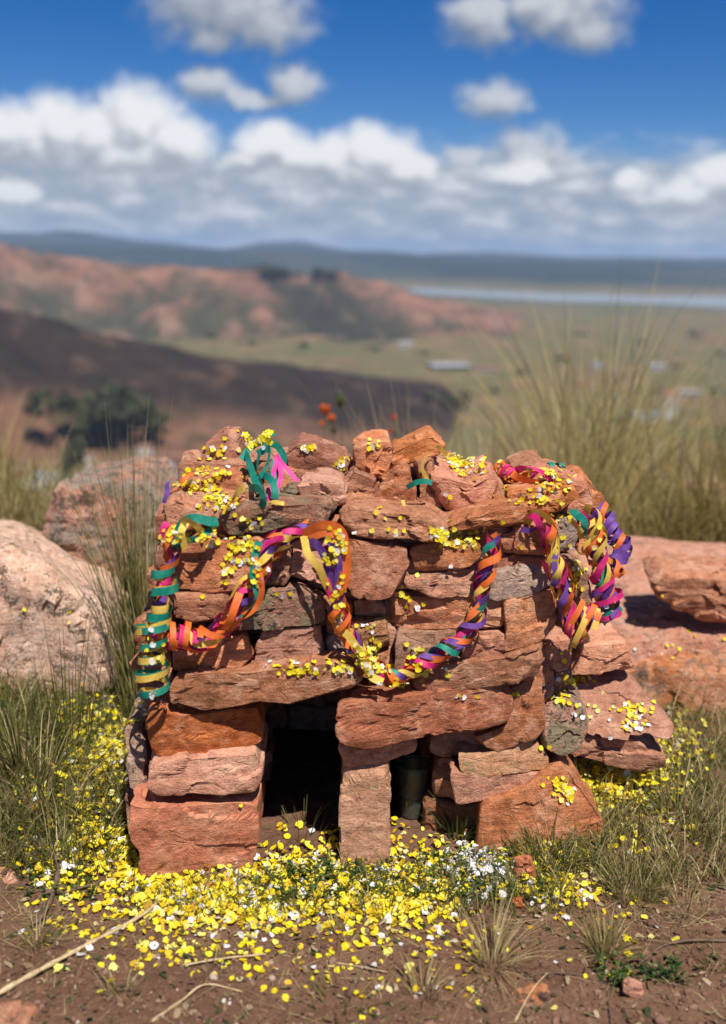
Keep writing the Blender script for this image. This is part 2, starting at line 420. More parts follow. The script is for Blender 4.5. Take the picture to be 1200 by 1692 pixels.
def grid_faces(nr, nc):
    I, J = np.meshgrid(np.arange(nr - 1), np.arange(nc - 1), indexing='ij'); a = (I * nc + J).ravel()
    return np.stack([a, a + 1, a + nc + 1, a + nc], 1)
def axis_pts(lo, d0, d1, hi, fine_, g):
    mid = list(np.arange(d0, d1, fine_)); s = fine_; x = d1; up = []
    while x < hi: up.append(x); s *= g; x += s
    s = fine_; x = d0 - fine_; dn = []
    while x > lo: dn.append(x); s *= g; x -= s
    return np.array(dn[::-1] + mid + up)
gx = axis_pts(-2.6, -0.72, 0.72, 2.6, 0.0055, 1.06); gy = axis_pts(-0.3, 0.98, 1.75, 3.9, 0.0055, 1.05)
XX, YY = np.meshgrid(gx, gy, indexing='ij')
ZZ = ghf(XX, YY)
edge = np.minimum(np.minimum(XX - gx[0], gx[-1] - XX), np.minimum(YY - gy[0], gy[-1] - YY))
ZZ -= 0.08 * (1 - ss(edge, 0, .25))
me = mesh_np('soil_ground', np.stack([XX, YY, ZZ], -1).reshape(-1, 3), grid_faces(len(gx), len(gy)))
m, T, out = newmat('trodden_red_soil')
tcn = T.n('ShaderNodeTexCoord'); P = tcn.outputs['Object']
n1 = T.noise(P, 4, 5, .6); n2 = T.noise(P, 38, 6, .7); n3 = T.noise(P, 260, 4, .7)
c = T.ramp(n1, [(.3, (.100, .054, .034)), (.5, (.138, .074, .046)), (.7, (.180, .102, .066))])
c = T.mix(T.mrange(n2, .52, .72, 0, .55), c, (.215, .125, .080))
c = T.mix(T.mrange(n2, .44, .30, 0, .5), c, (.055, .031, .021))
gm = T.n('ShaderNodeMix', data_type='RGBA', blend_type='MULTIPLY'); gm.inputs[0].default_value = .9
T.L.new(c, gm.inputs[6]); T.L.new(T.mrange(n3, .3, .7, .6, 1.4, smooth=False), gm.inputs[7]); c = gm.outputs[2]
h = T.math('ADD', n2, T.math('MULTIPLY', n3, .35))
b = T.n('ShaderNodeBump', {'Strength': .9, 'Distance': .006}); T.L.new(h, b.inputs['Height'])
p = T.n('ShaderNodeBsdfPrincipled', {'Roughness': .96}); p.inputs['Specular IOR Level'].default_value = .15
T.L.new(c, p.inputs['Base Color']); T.L.new(b.outputs[0], p.inputs['Normal']); T.L.new(p.outputs[0], out.inputs[0])
SOIL = m
tag(link('soil_ground', me, SOIL), kind='structure')

# far terrain: one polar sheet to the horizon
azs = np.concatenate([np.arange(-180, -36, 4.0), np.arange(-36, -22, .7), np.arange(-22, 22, .11), np.arange(22, 36, .7), np.arange(36, 180.1, 4.0)]) * math.pi / 180
radii = np.exp(np.arange(math.log(.3), math.log(32000), .017))
AZ, RR = np.meshgrid(azs, radii, indexing='ij')
TX, TY = RR * np.sin(AZ), RR * np.cos(AZ)
def curve(pts, a):
    pr = [azel(*p) for p in pts]; return np.interp(a, [p[0] for p in pr], [p[1] for p in pr])
fl = lambda s, o=4, k=0: fbm(np.stack([TX / s, TY / s, np.full_like(TX, 3.3 + k)], -1).reshape(-1, 3), o).reshape(TX.shape)
dd = np.maximum(TY - 3.3, (np.abs(TX) - 60))
H = ghn(TX, TY) * (RR < 30)
H = np.where(dd > 0, -0.10 * np.clip(dd, 0, 1.6) - 0.16 - .40 * np.clip(dd - 1.6, 0, None), H)
H = np.where(dd <= 0, H - .012, H)
H += .10 * fl(1.6, 3) * ss(RR, 4, 9) + 3 * fl(60, 3) * ss(RR, 40, 120)
roll_ = fl(900, 3) * 2.2 * ss(RR, 900, 2500)
plain = PLAIN + roll_ * (1 - ss(RR, 3300, 3700)) 
H = np.maximum(H, plain)
cls = np.zeros(TX.shape + (3,)); 
def paint(mask, col):
    global cls
    cls = cls * (1 - mask[..., None]) + np.array(col) * mask[..., None]
def hill(crest_px, Db, Dc, Dback, a0, a1, rough_s, rough_a):
    e = curve(crest_px, AZ)
    hc = EYE + Dc * np.tan(e) - PLAIN
    hc = np.clip(hc, 0, None) * ss(AZ, a0[0], a0[1]) * (1 - ss(AZ, a1[0], a1[1]))
    r_ = RR + fl(rough_s * 2, 3, 5) * (Dc - Db) * .35
    t = ss(r_, Db, Dc) ** .8 * (1 - ss(RR, Dc, Dback))
    return hc * t, hc, t
big = -3.0, -2.9
# ground colours of the plain
f1_, f2_, f3_ = fl(260, 3, 1), fl(90, 4, 2), fl(1500, 3, 4)
paint(np.ones_like(TX), (.160, .142, .064))
paint(ss(f1_, .0, .25) * .6, (.130, .135, .055)); paint(ss(f2_, .0, .2) * .75, (.260, .165, .090))
paint(ss(f3_, .05, .3) * .5 * ss(RR, 1500, 3000), (.12, .125, .060)); paint(ss(-f1_, .15, .35) * .6, (.20, .120, .070))
# near hillside at left, cloud shade put into its dark brown ground colour
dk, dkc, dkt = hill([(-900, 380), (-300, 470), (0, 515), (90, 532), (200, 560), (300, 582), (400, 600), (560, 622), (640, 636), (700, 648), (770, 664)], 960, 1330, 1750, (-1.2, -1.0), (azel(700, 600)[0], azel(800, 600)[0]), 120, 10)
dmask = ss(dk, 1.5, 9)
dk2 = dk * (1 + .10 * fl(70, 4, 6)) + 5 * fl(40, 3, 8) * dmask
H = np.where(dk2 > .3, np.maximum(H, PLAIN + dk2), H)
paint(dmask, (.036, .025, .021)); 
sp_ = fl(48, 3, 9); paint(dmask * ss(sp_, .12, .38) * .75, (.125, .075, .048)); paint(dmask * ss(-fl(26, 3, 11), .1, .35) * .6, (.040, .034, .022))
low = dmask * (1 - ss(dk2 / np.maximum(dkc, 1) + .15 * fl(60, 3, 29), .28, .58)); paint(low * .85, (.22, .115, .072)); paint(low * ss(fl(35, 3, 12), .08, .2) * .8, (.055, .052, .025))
# red butte range in the middle distance
ms, msc, mst = hill([(-900, 330), (-300, 372), (0, 402), (60, 420), (140, 432), (300, 440), (430, 446), (560, 452), (640, 470), (700, 490), (760, 505), (830, 522), (900, 545), (960, 562)], 2350, 3100, 4300, (-1.2, -1.0), (azel(880, 500)[0], azel(960, 500)[0]), 260, 20)
mm = ss(ms, 3, 16)
gul = 1 - 2 * np.abs(fl(210, 4, 13)); ms2 = ms * (1 + .28 * fl(230, 4, 14)) - 26 * ss(gul, .45, .95) * mm * (1 - ss(mst, .8, 1) * .6) + 9 * fl(60, 3, 15) * mm
H = np.where(ms2 > .3, np.maximum(H, PLAIN + ms2), H)
lowm = 1 - ss(ms / np.maximum(msc, 1), .55, .9)
paint(mm, (.23, .118, .078)); paint(mm * ss(fl(130, 4, 16), .0, .25) * .6, (.32, .205, .145)); paint(mm * ss(fl(150, 4, 17), .0, .2) * .9, (.10, .080, .046)); paint(mm * ss(-fl(45, 3, 27), .15, .3) * .8, (.055, .052, .030))
paint(mm * ss(gul, .55, .9) * lowm * .9, (.060, .062, .034)); paint(mm * ss(mst, .75, .95) * ss(fl(100, 3, 18), -.1, .2) * .5, (.37, .18, .11))
dgl = np.abs(AZ - curve([(0, 0)], AZ) * 0 - (azel(430, 450)[0] + (azel(640, 545)[0] - azel(430, 450)[0]) * (3200 - RR) / 900)) * 1700
paint(mm * (1 - ss(dgl, 50, 120)) * ss(fl(90, 3, 19), -.45, -.1) * .95, (.040, .040, .026))
# far ranges
for (pts, Db, Dc, Dk, amp, kk) in [([(-900, 365), (0, 388), (120, 386), (200, 398), (300, 404), (370, 410), (430, 403), (490, 400), (560, 411), (640, 414), (700, 420), (800, 418), (900, 424), (1200, 428), (2200, 440)], 7500, 12000, 17000, .30, 21),
                                   ([(-900, 385), (0, 404), (250, 407), (420, 412), (640, 424), (820, 430), (1200, 437), (2200, 450)], 5900, 8000, 10500, .38, 23)]:
    e = curve(pts, AZ); hc = np.clip(EYE + Dc * np.tan(e) - PLAIN, 0, None)
    prof = ss(RR + fl(1800, 3, kk) * 1200, Db, Dc) * (1 - ss(RR, Dc, Dk))
    fh = hc * prof * (1 + amp * fl(1100, 5, kk + 1)) ; mk = ss(fh, 10, 70)
    H = np.where(fh > 1, np.maximum(H, PLAIN + fh), H)
    paint(mk, (.030, .042, .036)); paint(mk * ss(fl(900, 4, kk + 2), .0, .25) * .5, (.085, .080, .055))
# grassy hilltop colour near by
near = 1 - ss(RR, 25, 130); paint(near * (H > PLAIN + 20), (.135, .095, .050))
slope = ss(RR, 6, 60) * (1 - ss(RR, 500, 560)); 
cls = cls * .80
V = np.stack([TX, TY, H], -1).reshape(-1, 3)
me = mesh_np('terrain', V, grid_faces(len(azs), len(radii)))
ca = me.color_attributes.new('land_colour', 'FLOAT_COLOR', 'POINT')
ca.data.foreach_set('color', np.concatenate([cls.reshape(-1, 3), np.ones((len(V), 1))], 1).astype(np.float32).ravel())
m, T, out = newmat('terrain_land')
at_ = T.n('ShaderNodeAttribute', attribute_name='land_colour'); tcn = T.n('ShaderNodeTexCoord')
n1 = T.noise(tcn.outputs['Object'], .02, 8, .7); n2 = T.noise(tcn.outputs['Object'], 3.0, 6, .7)
c = T.n('ShaderNodeMix', data_type='RGBA', blend_type='MULTIPLY'); c.inputs[0].default_value = .8
T.L.new(at_.outputs['Color'], c.inputs[6]); T.L.new(T.mrange(n1, .3, .7, .55, 1.45, smooth=False), c.inputs[7])
p = T.n('ShaderNodeBsdfPrincipled', {'Roughness': 1.0}); p.inputs['Specular IOR Level'].default_value = .1
T.L.new(c.outputs[2], p.inputs['Base Color']); T.L.new(p.outputs[0], out.inputs[0])
tag(link('terrain', me, m), kind='structure')

# lake: one flat sheet of water lying on the plain
def plainpt(px, py, z=PLAIN + 4.0): return atZ(px, py, z)
lp = [(668, 478), (720, 473), (800, 474), (900, 478), (1000, 481), (1100, 483), (1250, 486), (1600, 492), (1600, 520), (1250, 510), (1180, 508), (1100, 503), (1010, 500), (930, 499), (840, 494), (760, 489), (700, 486)]
lv = [plainpt(*q) for q in lp]
bm = bmesh.new(); vs = [bm.verts.new(v) for v in lv]; bm.faces.new(vs); bmesh.ops.triangulate(bm, faces=bm.faces[:])
me = bpy.data.meshes.new('lake'); bm.to_mesh(me); bm.free()
m, T, out = newmat('lake_water')
p = T.n('ShaderNodeBsdfPrincipled', {'Base Color': (.24, .27, .29, 1), 'Roughness': .5}); T.L.new(p.outputs[0], out.inputs[0])
tag(link('lake', me, m), kind='structure')

# ------------------------------------------------------------------ outcrop rocks
def rock_label(o, l, c='rock', g=None): tag(o, l, c, g); return o
o = stone_obj('boulder', [atY(px, py, 1.90) for px, py in [(-200, 925), (-60, 915), (15, 925), (75, 955), (135, 990), (190, 1015), (236, 1045), (242, 1075), (225, 1120), (180, 1200), (0, 1250), (-200, 1240)]],
              'Y', .50, SM['boulder'], rough=2.0, cuts=6, bev=.05, taper=.22, shear=(-.25, .0), fine=.85, seed=31)
rock_label(o, 'large pale pink weathered boulder left of the stone shrine', 'boulder')
o = stone_obj('rock', [atY(px, py + 6, 2.25) for px, py in [(62, 900), (75, 850), (92, 797), (130, 797), (185, 784), (225, 790), (262, 822), (285, 860), (285, 930), (180, 960), (75, 950)]],
              'Y', .42, SM['lichrock'], rough=1.6, cuts=6, bev=.03, taper=.2, fine=.8, seed=32)
rock_label(o, 'red rock crusted with grey lichen behind the pale boulder', 'rock')
z1, z2 = .105, .150
o = stone_obj('rock_slab', [atZ(px, py, z1) for px, py in [(985, 1112), (1080, 1104), (1200, 1112), (1350, 1120), (1420, 1040), (1100, 1000), (960, 1010)]] , 'Z', .16, SM['slab'], rough=1.8, bev=.018, taper=-.05, fine=.8, cuts=4, seed=41)
rock_label(o, 'low front ledge of lichened red rock right of the shrine with a dark shaded face', 'rock ledge')
o = stone_obj('rock_slab', [atZ(px, py, z2) for px, py in [(950, 1052), (1060, 1056), (1120, 1040), (1165, 1044), (1330, 1050), (1500, 1000), (1330, 905), (1180, 896), (1050, 884), (950, 880), (880, 940)]], 'Z', .17, SM['slab'], rough=1.8, bev=.02, taper=-.05, fine=.7, cuts=4, seed=42)
rock_label(o, 'broad flat orange red rock slab behind the shrine at right carrying a loose rock', 'rock slab')
o = stone_obj('loose_rock', [atY(px, py + 10, 2.04) for px, py in [(1080, 955), (1100, 940), (1150, 940), (1260, 945), (1290, 970), (1280, 1012), (1230, 1024), (1170, 1022), (1125, 1004), (1094, 982)]], 'Y', .20, SM['pink'], rough=1.2, cuts=6, bev=.02, taper=.2, fine=.8, seed=43)
rock_label(o, 'chunky pink loose rock resting on the flat red slab at right', 'rock')
o = stone_obj('rock', [atY(px, py, 3.4) for px, py in [(1172, 905), (1176, 860), (1186, 835), (1230, 822), (1300, 850), (1310, 930)]], 'Y', .5, SM['grey'], rough=4, cuts=8, bev=.04, taper=.2, fine=.5, seed=44, bvh=False)
rock_label(o, 'blurred grey rock at the right edge behind the slab', 'rock')

# ------------------------------------------------------------------ the stone shrine
SH = Vector((-0.02, Y0 + .2, 0.0))
shrine = empty('stone_shrine', SH, 'miniature dry stacked red sandstone house with two dark openings hung with paper streamers', 'stone shrine')
# (outline px, mat, Y offset from the leaning wall plane, depth)
ST = [
 # back and top pile
 ([(306,800),(322,765),(345,730),(372,716),(390,716),(400,745),(402,768),(392,790),(355,806),(325,812)], 'red', .20, .10, 'Y'),
 ([(277,816),(300,797),(358,784),(396,783),(406,800),(394,823),(365,829),(284,823)], 'red', .12, .10, 'Y'),
 ([(272,834),(284,827),(383,828),(392,843),(366,856),(310,872),(280,868)], 'dull', .05, .12, 'Y'),
 ([(391,838),(390,812),(405,804),(418,806),(425,826),(413,842)], 'pink', .05, .08, 'Y'),
 ([(412,775),(416,748),(449,740),(470,766),(462,790),(425,792)], 'dull', .22, .08, 'Y'),
 ([(447,815),(457,775),(480,782),(496,797),(497,826),(471,832)], 'red', .13, .08, 'Y'),
 ([(467,748),(490,731),(518,732),(552,746),(580,770),(583,795),(545,803),(497,795),(473,774)], 'red', .15, .11, 'Y'),
 ([(566,800),(585,777),(622,793),(604,834),(574,828)], 'dull', .10, .09, 'Y'),
 ([(492,797),(567,796),(575,806),(571,838),(498,830)], 'pink', .05, .10, 'Y'),
 ([(583,742),(602,733),(642,731),(652,757),(641,792),(624,798),(602,787),(584,768)], 'red', .12, .11, 'Y'),
 ([(648,748),(715,721),(735,740),(733,751),(657,772),(648,763)], 'red', .10, .10, 'Y'),
 ([(602,840),(655,779),(675,778),(693,826),(684,848)], 'red', .055, .08, 'Y'),
 ([(689,767),(718,762),(716,790),(731,848),(710,852),(696,844)], 'dull', .06, .07, 'Y'),
 ([(714,784),(748,792),(778,800),(822,779),(828,800),(812,832),(742,850),(720,818)], 'red', .045, .155, 'Y'),
 ([(811,790),(830,800),(845,832),(842,842),(812,840)], 'dull', .06, .10, 'Y'),
 ([(840,812),(890,801),(950,803),(960,826),(925,848),(870,845),(843,836)], 'red', .04, .13, 'Y'),
 ([(888,794),(918,782),(965,794),(987,824),(978,848),(940,862),(925,846),(950,815)], 'red', .08, .12, 'Y'),
 ([(832,806),(850,774),(880,766),(910,770),(915,800),(860,806)], 'pink', .24, .12, 'Y'),
 ([(948,792),(970,786),(990,812),(998,838),(975,852),(955,840)], 'red', .20, .12, 'Y'),
 ([(924,862),(950,853),(957,893),(937,917),(918,909),(916,880)], 'grey', .05, .10, 'Y'),
 ([(957,856),(975,842),(1004,860),(1006,900),(985,925),(955,915)], 'pink', .10, .12, 'Y'),
 # cap slabs
 ([(356,856),(391,847),(435,836),(512,829),(548,832),(556,852),(523,865),(471,873),(435,887),(361,886)], 'lich', -.012, .15, 'Y'),
 ([(556,852),(580,840),(600,842),(715,851),(742,868),(738,891),(655,891),(580,885),(562,874)], 'pink', -.012, .14, 'Y'),
 ([(732,878),(784,853),(866,833),(873,846),(862,862),(792,880),(746,886)], 'red', -.022, .13, 'Y'),
 ([(826,882),(884,865),(893,876),(890,896),(845,910),(828,909)], 'red', -.005, .12, 'Y'),
 # wall, row by row
 ([(281,942),(288,918),(317,892),(361,898),(427,886),(447,898),(448,930),(438,968),(347,981),(295,976),(281,966)], 'red', -.008, .12, 'Y'),
 ([(446,900),(476,891),(479,960),(472,972),(434,974)], 'lich', .006, .10, 'Y'),
 ([(481,898),(510,889),(545,900),(568,930),(568,985),(530,968),(493,958),(479,950)], 'pink', .008, .11, 'Y'),
 ([(566,915),(575,889),(640,897),(675,906),(678,936),(665,970),(640,992),(611,995),(575,980)], 'red', -.012, .12, 'Y'),
 ([(678,910),(692,904),(790,888),(800,915),(768,942),(685,948)], 'red', -.012, .13, 'Y'),
 ([(795,915),(840,905),(905,904),(908,932),(830,938),(798,940)], 'dull', .02, .10, 'Y'),
 ([(281,984),(385,976),(384,1008),(375,1022),(325,1029),(288,1022)], 'dull', .004, .11, 'Y'),
 ([(384,1020),(415,988),(440,976),(497,970),(533,990),(537,1034),(440,1042),(383,1046)], 'lich', .0, .12, 'Y'),
 ([(536,978),(568,985),(582,1000),(580,1050),(538,1052)], 'dull', .02, .10, 'Y'),
 ([(583,992),(636,992),(638,1018),(585,1020)], 'tan', .012, .09, 'Y'),
 ([(580,1024),(637,1018),(647,1072),(602,1079),(580,1072)], 'tan', .004, .10, 'Y'),
 ([(637,985),(662,985),(668,1030),(655,1055),(640,1040)], 'grey', .035, .08, 'Y'),
 ([(663,961),(700,948),(785,940),(812,950),(812,984),(730,991),(705,981),(668,974)], 'dull', -.002, .11, 'Y'),
 ([(800,950),(822,944),(912,929),(924,955),(918,967),(868,985),(806,989)], 'grey', -.008, .11, 'Y'),
 ([(659,984),(740,984),(830,995),(842,1020),(838,1038),(680,1034),(662,1008)], 'red', .0, .12, 'Y'),
 ([(831,992),(918,972),(923,1000),(920,1037),(890,1070),(832,1079),(838,1040)], 'pink', -.006, .12, 'Y'),
 ([(281,1068),(300,1056),(405,1052),(417,1088),(400,1103),(283,1113)], 'red', .0, .12, 'Y'),
 ([(419,1105),(422,1080),(434,1043),(530,1035),(537,1060),(534,1094)], 'pink', .0, .11, 'Y'),
 ([(538,1057),(576,1050),(584,1086),(540,1090)], 'grey', .008, .10, 'Y'),
 ([(584,1086),(648,1076),(655,1100),(640,1125),(590,1118)], 'dull', .02, .10, 'Y'),
 ([(653,1050),(660,1042),(762,1040),(768,1080),(750,1102),(655,1112)], 'tan', .004, .11, 'Y'),
 ([(768,1046),(833,1041),(836,1075),(826,1089),(764,1102)], 'red', .0, .11, 'Y'),
 ([(680,1136),(707,1104),(740,1102),(832,1084),(901,1065),(904,1087),(896,1120),(737,1148),(690,1148)], 'dull', -.010, .13, 'Y'),
 ([(276,1140),(284,1124),(330,1115),(415,1110),(550,1089),(590,1094),(604,1120),(592,1138),(527,1152),(482,1163),(430,1158),(380,1172),(332,1184),(280,1170)], 'dull', -.022, .15, 'Y'),
 ([(556,1160),(624,1151),(845,1132),(852,1175),(840,1203),(786,1214),(712,1219),(604,1237),(554,1222)], 'orange', -.030, .15, 'Y'),
 ([(560,1230),(600,1235),(692,1222),(690,1245),(628,1263),(573,1268)], 'red', -.004, .12, 'Y'),
 ([(566,1263),(646,1256),(648,1400),(646,1446),(560,1446),(562,1330)], 'tan', .0, .11, 'Y'),
 # left pier
 ([(241,1165),(270,1168),(300,1178),(425,1176),(435,1205),(434,1232),(415,1251),(243,1254),(236,1210)], 'orange', .006, .14, 'Y'),
 ([(240,1262),(330,1252),(425,1246),(432,1270),(428,1312),(262,1316),(238,1300)], 'pink', -.010, .15, 'Y'),
 ([(213,1318),(240,1326),(420,1324),(428,1327),(424,1420),(414,1462),(285,1485),(235,1478),(228,1405),(214,1380)], 'orange', .004, .16, 'Y'),
 ([(199,1208),(232,1204),(240,1240),(240,1312),(216,1302),(209,1262)], 'grey', .05, .13, 'Y'),
 ([(202,1300),(228,1312),(232,1400),(210,1372)], 'dull', .07, .12, 'Y'),
 # right pier
 ([(842,1133),(896,1121),(900,1202),(885,1218),(800,1252),(781,1222),(836,1208)], 'red', .004, .13, 'Y'),
 ([(758,1245),(792,1252),(885,1220),(907,1250),(914,1278),(770,1284),(760,1268)], 'tan', .004, .13, 'Y'),
 ([(744,1265),(768,1283),(913,1280),(910,1308),(753,1329)], 'dull', .006, .13, 'Y'),
 ([(796,1328),(860,1308),(930,1265),(965,1300),(1004,1362),(985,1425),(900,1440),(786,1430)], 'red', -.005, .18, 'Y'),
 # right flank
 ([(898,1062),(920,1040),(944,1047),(944,1105),(922,1112),(902,1102)], 'red', .02, .10, 'Y'),
 ([(897,1110),(918,1112),(916,1145),(898,1172)], 'dull', .02, .10, 'Y'),
 ([(918,1110),(945,1106),(952,1140),(935,1168),(912,1160)], 'dull', .06, .10, 'Y'),
 ([(922,925),(945,922),(974,950),(982,999),(964,1028),(925,1032)], 'tan', .03, .12, 'Y'),
 ([(930,1030),(965,1020),(975,1062),(950,1070),(935,1050)], 'dull', .08, .10, 'Y'),
 ([(952,1068),(1034,1061),(1052,1105),(1037,1112),(943,1118)], 'pink', .14, .20, 'Y'),
 ([(893,1200),(900,1172),(948,1160),(980,1188),(960,1238),(928,1250),(898,1238)], 'lich', .015, .14, 'Y'),
 # left flank
 ([(236,953),(260,947),(285,955),(285,985),(243,980)], 'red', .06, .10, 'Y'),
 ([(222,1032),(265,1008),(288,1030),(284,1082),(217,1082)], 'red', .05, .12, 'Y'),
 ([(262,900),(285,885),(290,940),(262,950)], 'dull', .06, .12, 'Y'),
 ([(240,985),(284,985),(286,1015),(245,1022)], 'dull', .09, .12, 'Y'),
 ([(226,1086),(280,1084),(286,1140),(240,1150)], 'dull', .07, .14, 'Y'),
 ([(216,1164),(243,1142),(278,1130),(280,1165),(238,1188)], 'grey', .05, .14, 'Y'),
 ([(264,842),(285,838),(290,880),(268,888)], 'red', .09, .10, 'Y'),
]
for pts, mt, off, dep, ax in ST:
    cx = sum(p[0] for p in pts) / len(pts); cy = sum(p[1] for p in pts) / len(pts)
    c = atW(cx, cy, off)
    if dep > .1 and cy > 1250: sh_ = (0, -.03)
    else: sh_ = (0, 0)
    off += rnd.uniform(-.008, .010)
    stone_obj('stone', [atW(px, py, off) for px, py in pts], 'Y', dep, SM[mt], shrine, shear=sh_, lean=(WY + rnd.uniform(-.13, .13), WZ + rnd.uniform(-.16, .12)),
              rough=.8 if cy > 860 else 1.05, cuts=7, bev=.0022, grow=.985)
# flat stone shoved in at the lower right, its top turned up to the viewer, and the stones under it
def tilted(pts_px, za, ya, zb, yb, dep, mt, **kw):
    """outline on a plane rising from height za at row ya to zb at row yb"""
    return stone_obj('stone', [atZ(px, py, za + (zb - za) * (ya - py) / (ya - yb)) for px, py in pts_px], 'Z', dep, SM[mt], shrine, **kw)
def slab_plane(pts_px, base_px, nrm, dep, mt, seed):
    return None
tp = [(935,1127),(1037,1117),(1066,1143),(1114,1200),(1107,1220),(1053,1220),(973,1211),(948,1162)]
def atP(px, py, Yb, b_):
    d = ray(px, py); t = (Yb + b_ * EYE) / (d.y - b_ * d.z); return Vector((d.x * t, d.y * t, EYE + d.z * t))
o8 = stone_obj('stone', [atP(px, py, 1.40, 1.35) for px, py in tp], 'Y', .045, SM['pink'], shrine, lean=(0, 1.35), rough=.8, cuts=3, bev=.004, grow=1.02, seed=61)
o9 = stone_obj('stone', [atY(px, py, 1.60) for px, py in [(952,1216),(1048,1222),(1106,1256),(1104,1270),(1075,1277),(948,1250)]], 'Y', .12, SM['dull'], shrine, seed=62)
# tilt the slab so that it rises away from the viewer
# core of the shrine: side walls, back wall, roof and filling, seen through the gaps and from the side
def core(x0, x1, y0, y1, z0, z1_, mt):
    j = lambda s=.006: rnd.uniform(-s, s)
    pts = [Vector((x0 + j(), y0, z0 + j())), Vector((x1 + j(), y0, z0 + j())), Vector((x1 + j(), y0, (z0 + z1_) / 2)), Vector((x1 + j(), y0, z1_ + j())), Vector((x0 + j(), y0, z1_ + j())), Vector((x0 + j(), y0, (z0 + z1_) / 2))]
    stone_obj('stone', pts, 'Y', y1 - y0, SM[mt], shrine, fine=.45, cuts=6, bev=.008)
mk = ['dull', 'red', 'pink', 'dull', 'red', 'tan']
for (xa, xb) in ((-.335, -.175), (.13, .28)):
    z = -.01
    for r_ in range(5):
        hh = rnd.uniform(.055, .085); y = 1.50
        for q in range(3):
            L_ = rnd.uniform(.12, .16); core(xa + rnd.uniform(-.02, .01), xb + rnd.uniform(-.01, .02), y, y + L_, z, z + hh, rnd.choice(mk)); y += L_ + .004
        z += hh + .003
z = -.01
for r_ in range(7):
    hh = rnd.uniform(.06, .09); x = -.33
    while x < .26:
        L_ = rnd.uniform(.12, .22); core(x, min(x + L_, .29), 1.86, 1.97, z, z + hh, rnd.choice(mk)); x += L_ + .004
    z += hh + .003
for (z, hh) in ((.315, .05), (.37, .055), (.43, .055), (.488, .045)):
    x = -.31
    while x < .24:
        L_ = rnd.uniform(.13, .2)
        core(x, min(x + L_, .28), 1.475 + rnd.uniform(-.01, .01), 1.60, z, z + hh, rnd.choice(mk))
        core(x + .03, min(x + L_ + .03, .28), 1.61, 1.85, z + rnd.uniform(-.01, .01), z + hh, rnd.choice(mk)); x += L_ + .006
for (x, y, w_, z, hh) in ((-.22, 1.60, .15, .53, .06), (-.05, 1.62, .16, .535, .05), (.10, 1.60, .15, .53, .045), (-.12, 1.70, .18, .53, .05), (.08, 1.72, .16, .53, .045)):
    core(x - w_ / 2, x + w_ / 2, y, y + .10, z, z + hh, rnd.choice(mk))

# ------------------------------------------------------------------ haze of the distance
bm = bmesh.new(); bmesh.ops.create_cube(bm, size=1)
for v in bm.verts: v.co = Vector((v.co.x * 66000, v.co.y * 66000, (v.co.z + .5) * 560 - 250))
me = bpy.data.meshes.new('haze'); bm.to_mesh(me); bm.free()
m, T, out = newmat('distance_haze')
pv = T.n('ShaderNodeVolumePrincipled', {'Color': (.48, .69, 1.0, 1), 'Density': 5.6e-5, 'Anisotropy': 0.0}); T.L.new(pv.outputs[0], out.inputs['Volume'])
tag(link('haze', me, m), kind='stuff')

# ------------------------------------------------------------------ paper streamers
def paper(name, col):
    m, T, out = newmat(name)
    tcn = T.n('ShaderNodeTexCoord'); n1 = T.noise(tcn.outputs['Object'], 60, 4, .6); n2 = T.noise(tcn.outputs['Object'], 700, 2, .6)
    c = T.mix(T.mrange(n1, .35, .7, 0, .75), tuple(v * .85 for v in col), tuple(min(.9, v * 1.2 + .05) for v in col))
    p = T.n('ShaderNodeBsdfPrincipled', {'Roughness': .58}); T.L.new(c, p.inputs['Base Color']); p.inputs['Specular IOR Level'].default_value = .35
    b = T.n('ShaderNodeBump', {'Strength': .35, 'Distance': .001}); T.L.new(n2, b.inputs['Height']); T.L.new(b.outputs[0], p.inputs['Normal'])
    tr = T.n('ShaderNodeBsdfTranslucent'); T.L.new(c, tr.inputs[0]); mx = T.n('ShaderNodeMixShader', {0: .22})
    T.L.new(p.outputs[0], mx.inputs[1]); T.L.new(tr.outputs[0], mx.inputs[2]); T.L.new(mx.outputs[0], out.inputs[0]); return m
PC = {'orange': paper('orange_paper', (.80, .155, .018)), 'purple': paper('purple_paper', (.135, .045, .29)), 'yellow': paper('yellow_paper', (.80, .52, .085)),
      'magenta': paper('magenta_paper', (.60, .012, .16)), 'teal': paper('teal_paper', (.0, .23, .16)), 'pink': paper('pink_paper', (.72, .03, .28))}
def spline(pts, step=.002):
    P = [Vector(p) for p in pts]; P = [P[0] * 2 - P[1]] + P + [P[-1] * 2 - P[-2]]; outp = []
    for i in range(1, len(P) - 2):
        n = max(2, int((P[i + 1] - P[i]).length / step))
        for k_ in range(n):
            t = k_ / n; a, b_, c_, d_ = P[i - 1], P[i], P[i + 1], P[i + 2]
            outp.append(.5 * ((2 * b_) + (c_ - a) * t + (2 * a - 5 * b_ + 4 * c_ - d_) * t * t + (3 * b_ - a - 3 * c_ + d_) * t ** 3))
    outp.append(P[-2]); return outp
def strip_mesh(C, Wd, w):
    n = len(C); V = []; q_ = random.Random(n).uniform(0, 50); C = [c_ + Vector((math.sin(i * .31 + q_), math.sin(i * .23 + q_ * 2), math.sin(i * .41 + q_))) * .00035 for i, c_ in enumerate(C)]
    for i in range(n): V += [C[i] - Wd[i] * w / 2, C[i] + Wd[i] * w / 2]
    F = np.array([[2 * i, 2 * i + 1, 2 * i + 3, 2 * i + 2] for i in range(n - 1)])
    return np.array([list(v) for v in V]), F
def add_strip(V, F, colour, parent, labelled=True):
    loc = Vector(parent.location); me = mesh_np('paper_strip', V - np.array(list(loc)), F)
    o = link('paper_strip', me, PC[colour], parent)
    o['label'] = colour + ' paper strip'
    bvh_add(V, np.concatenate([F[:, [0, 1, 2]], F[:, [0, 2, 3]]]))
    return o
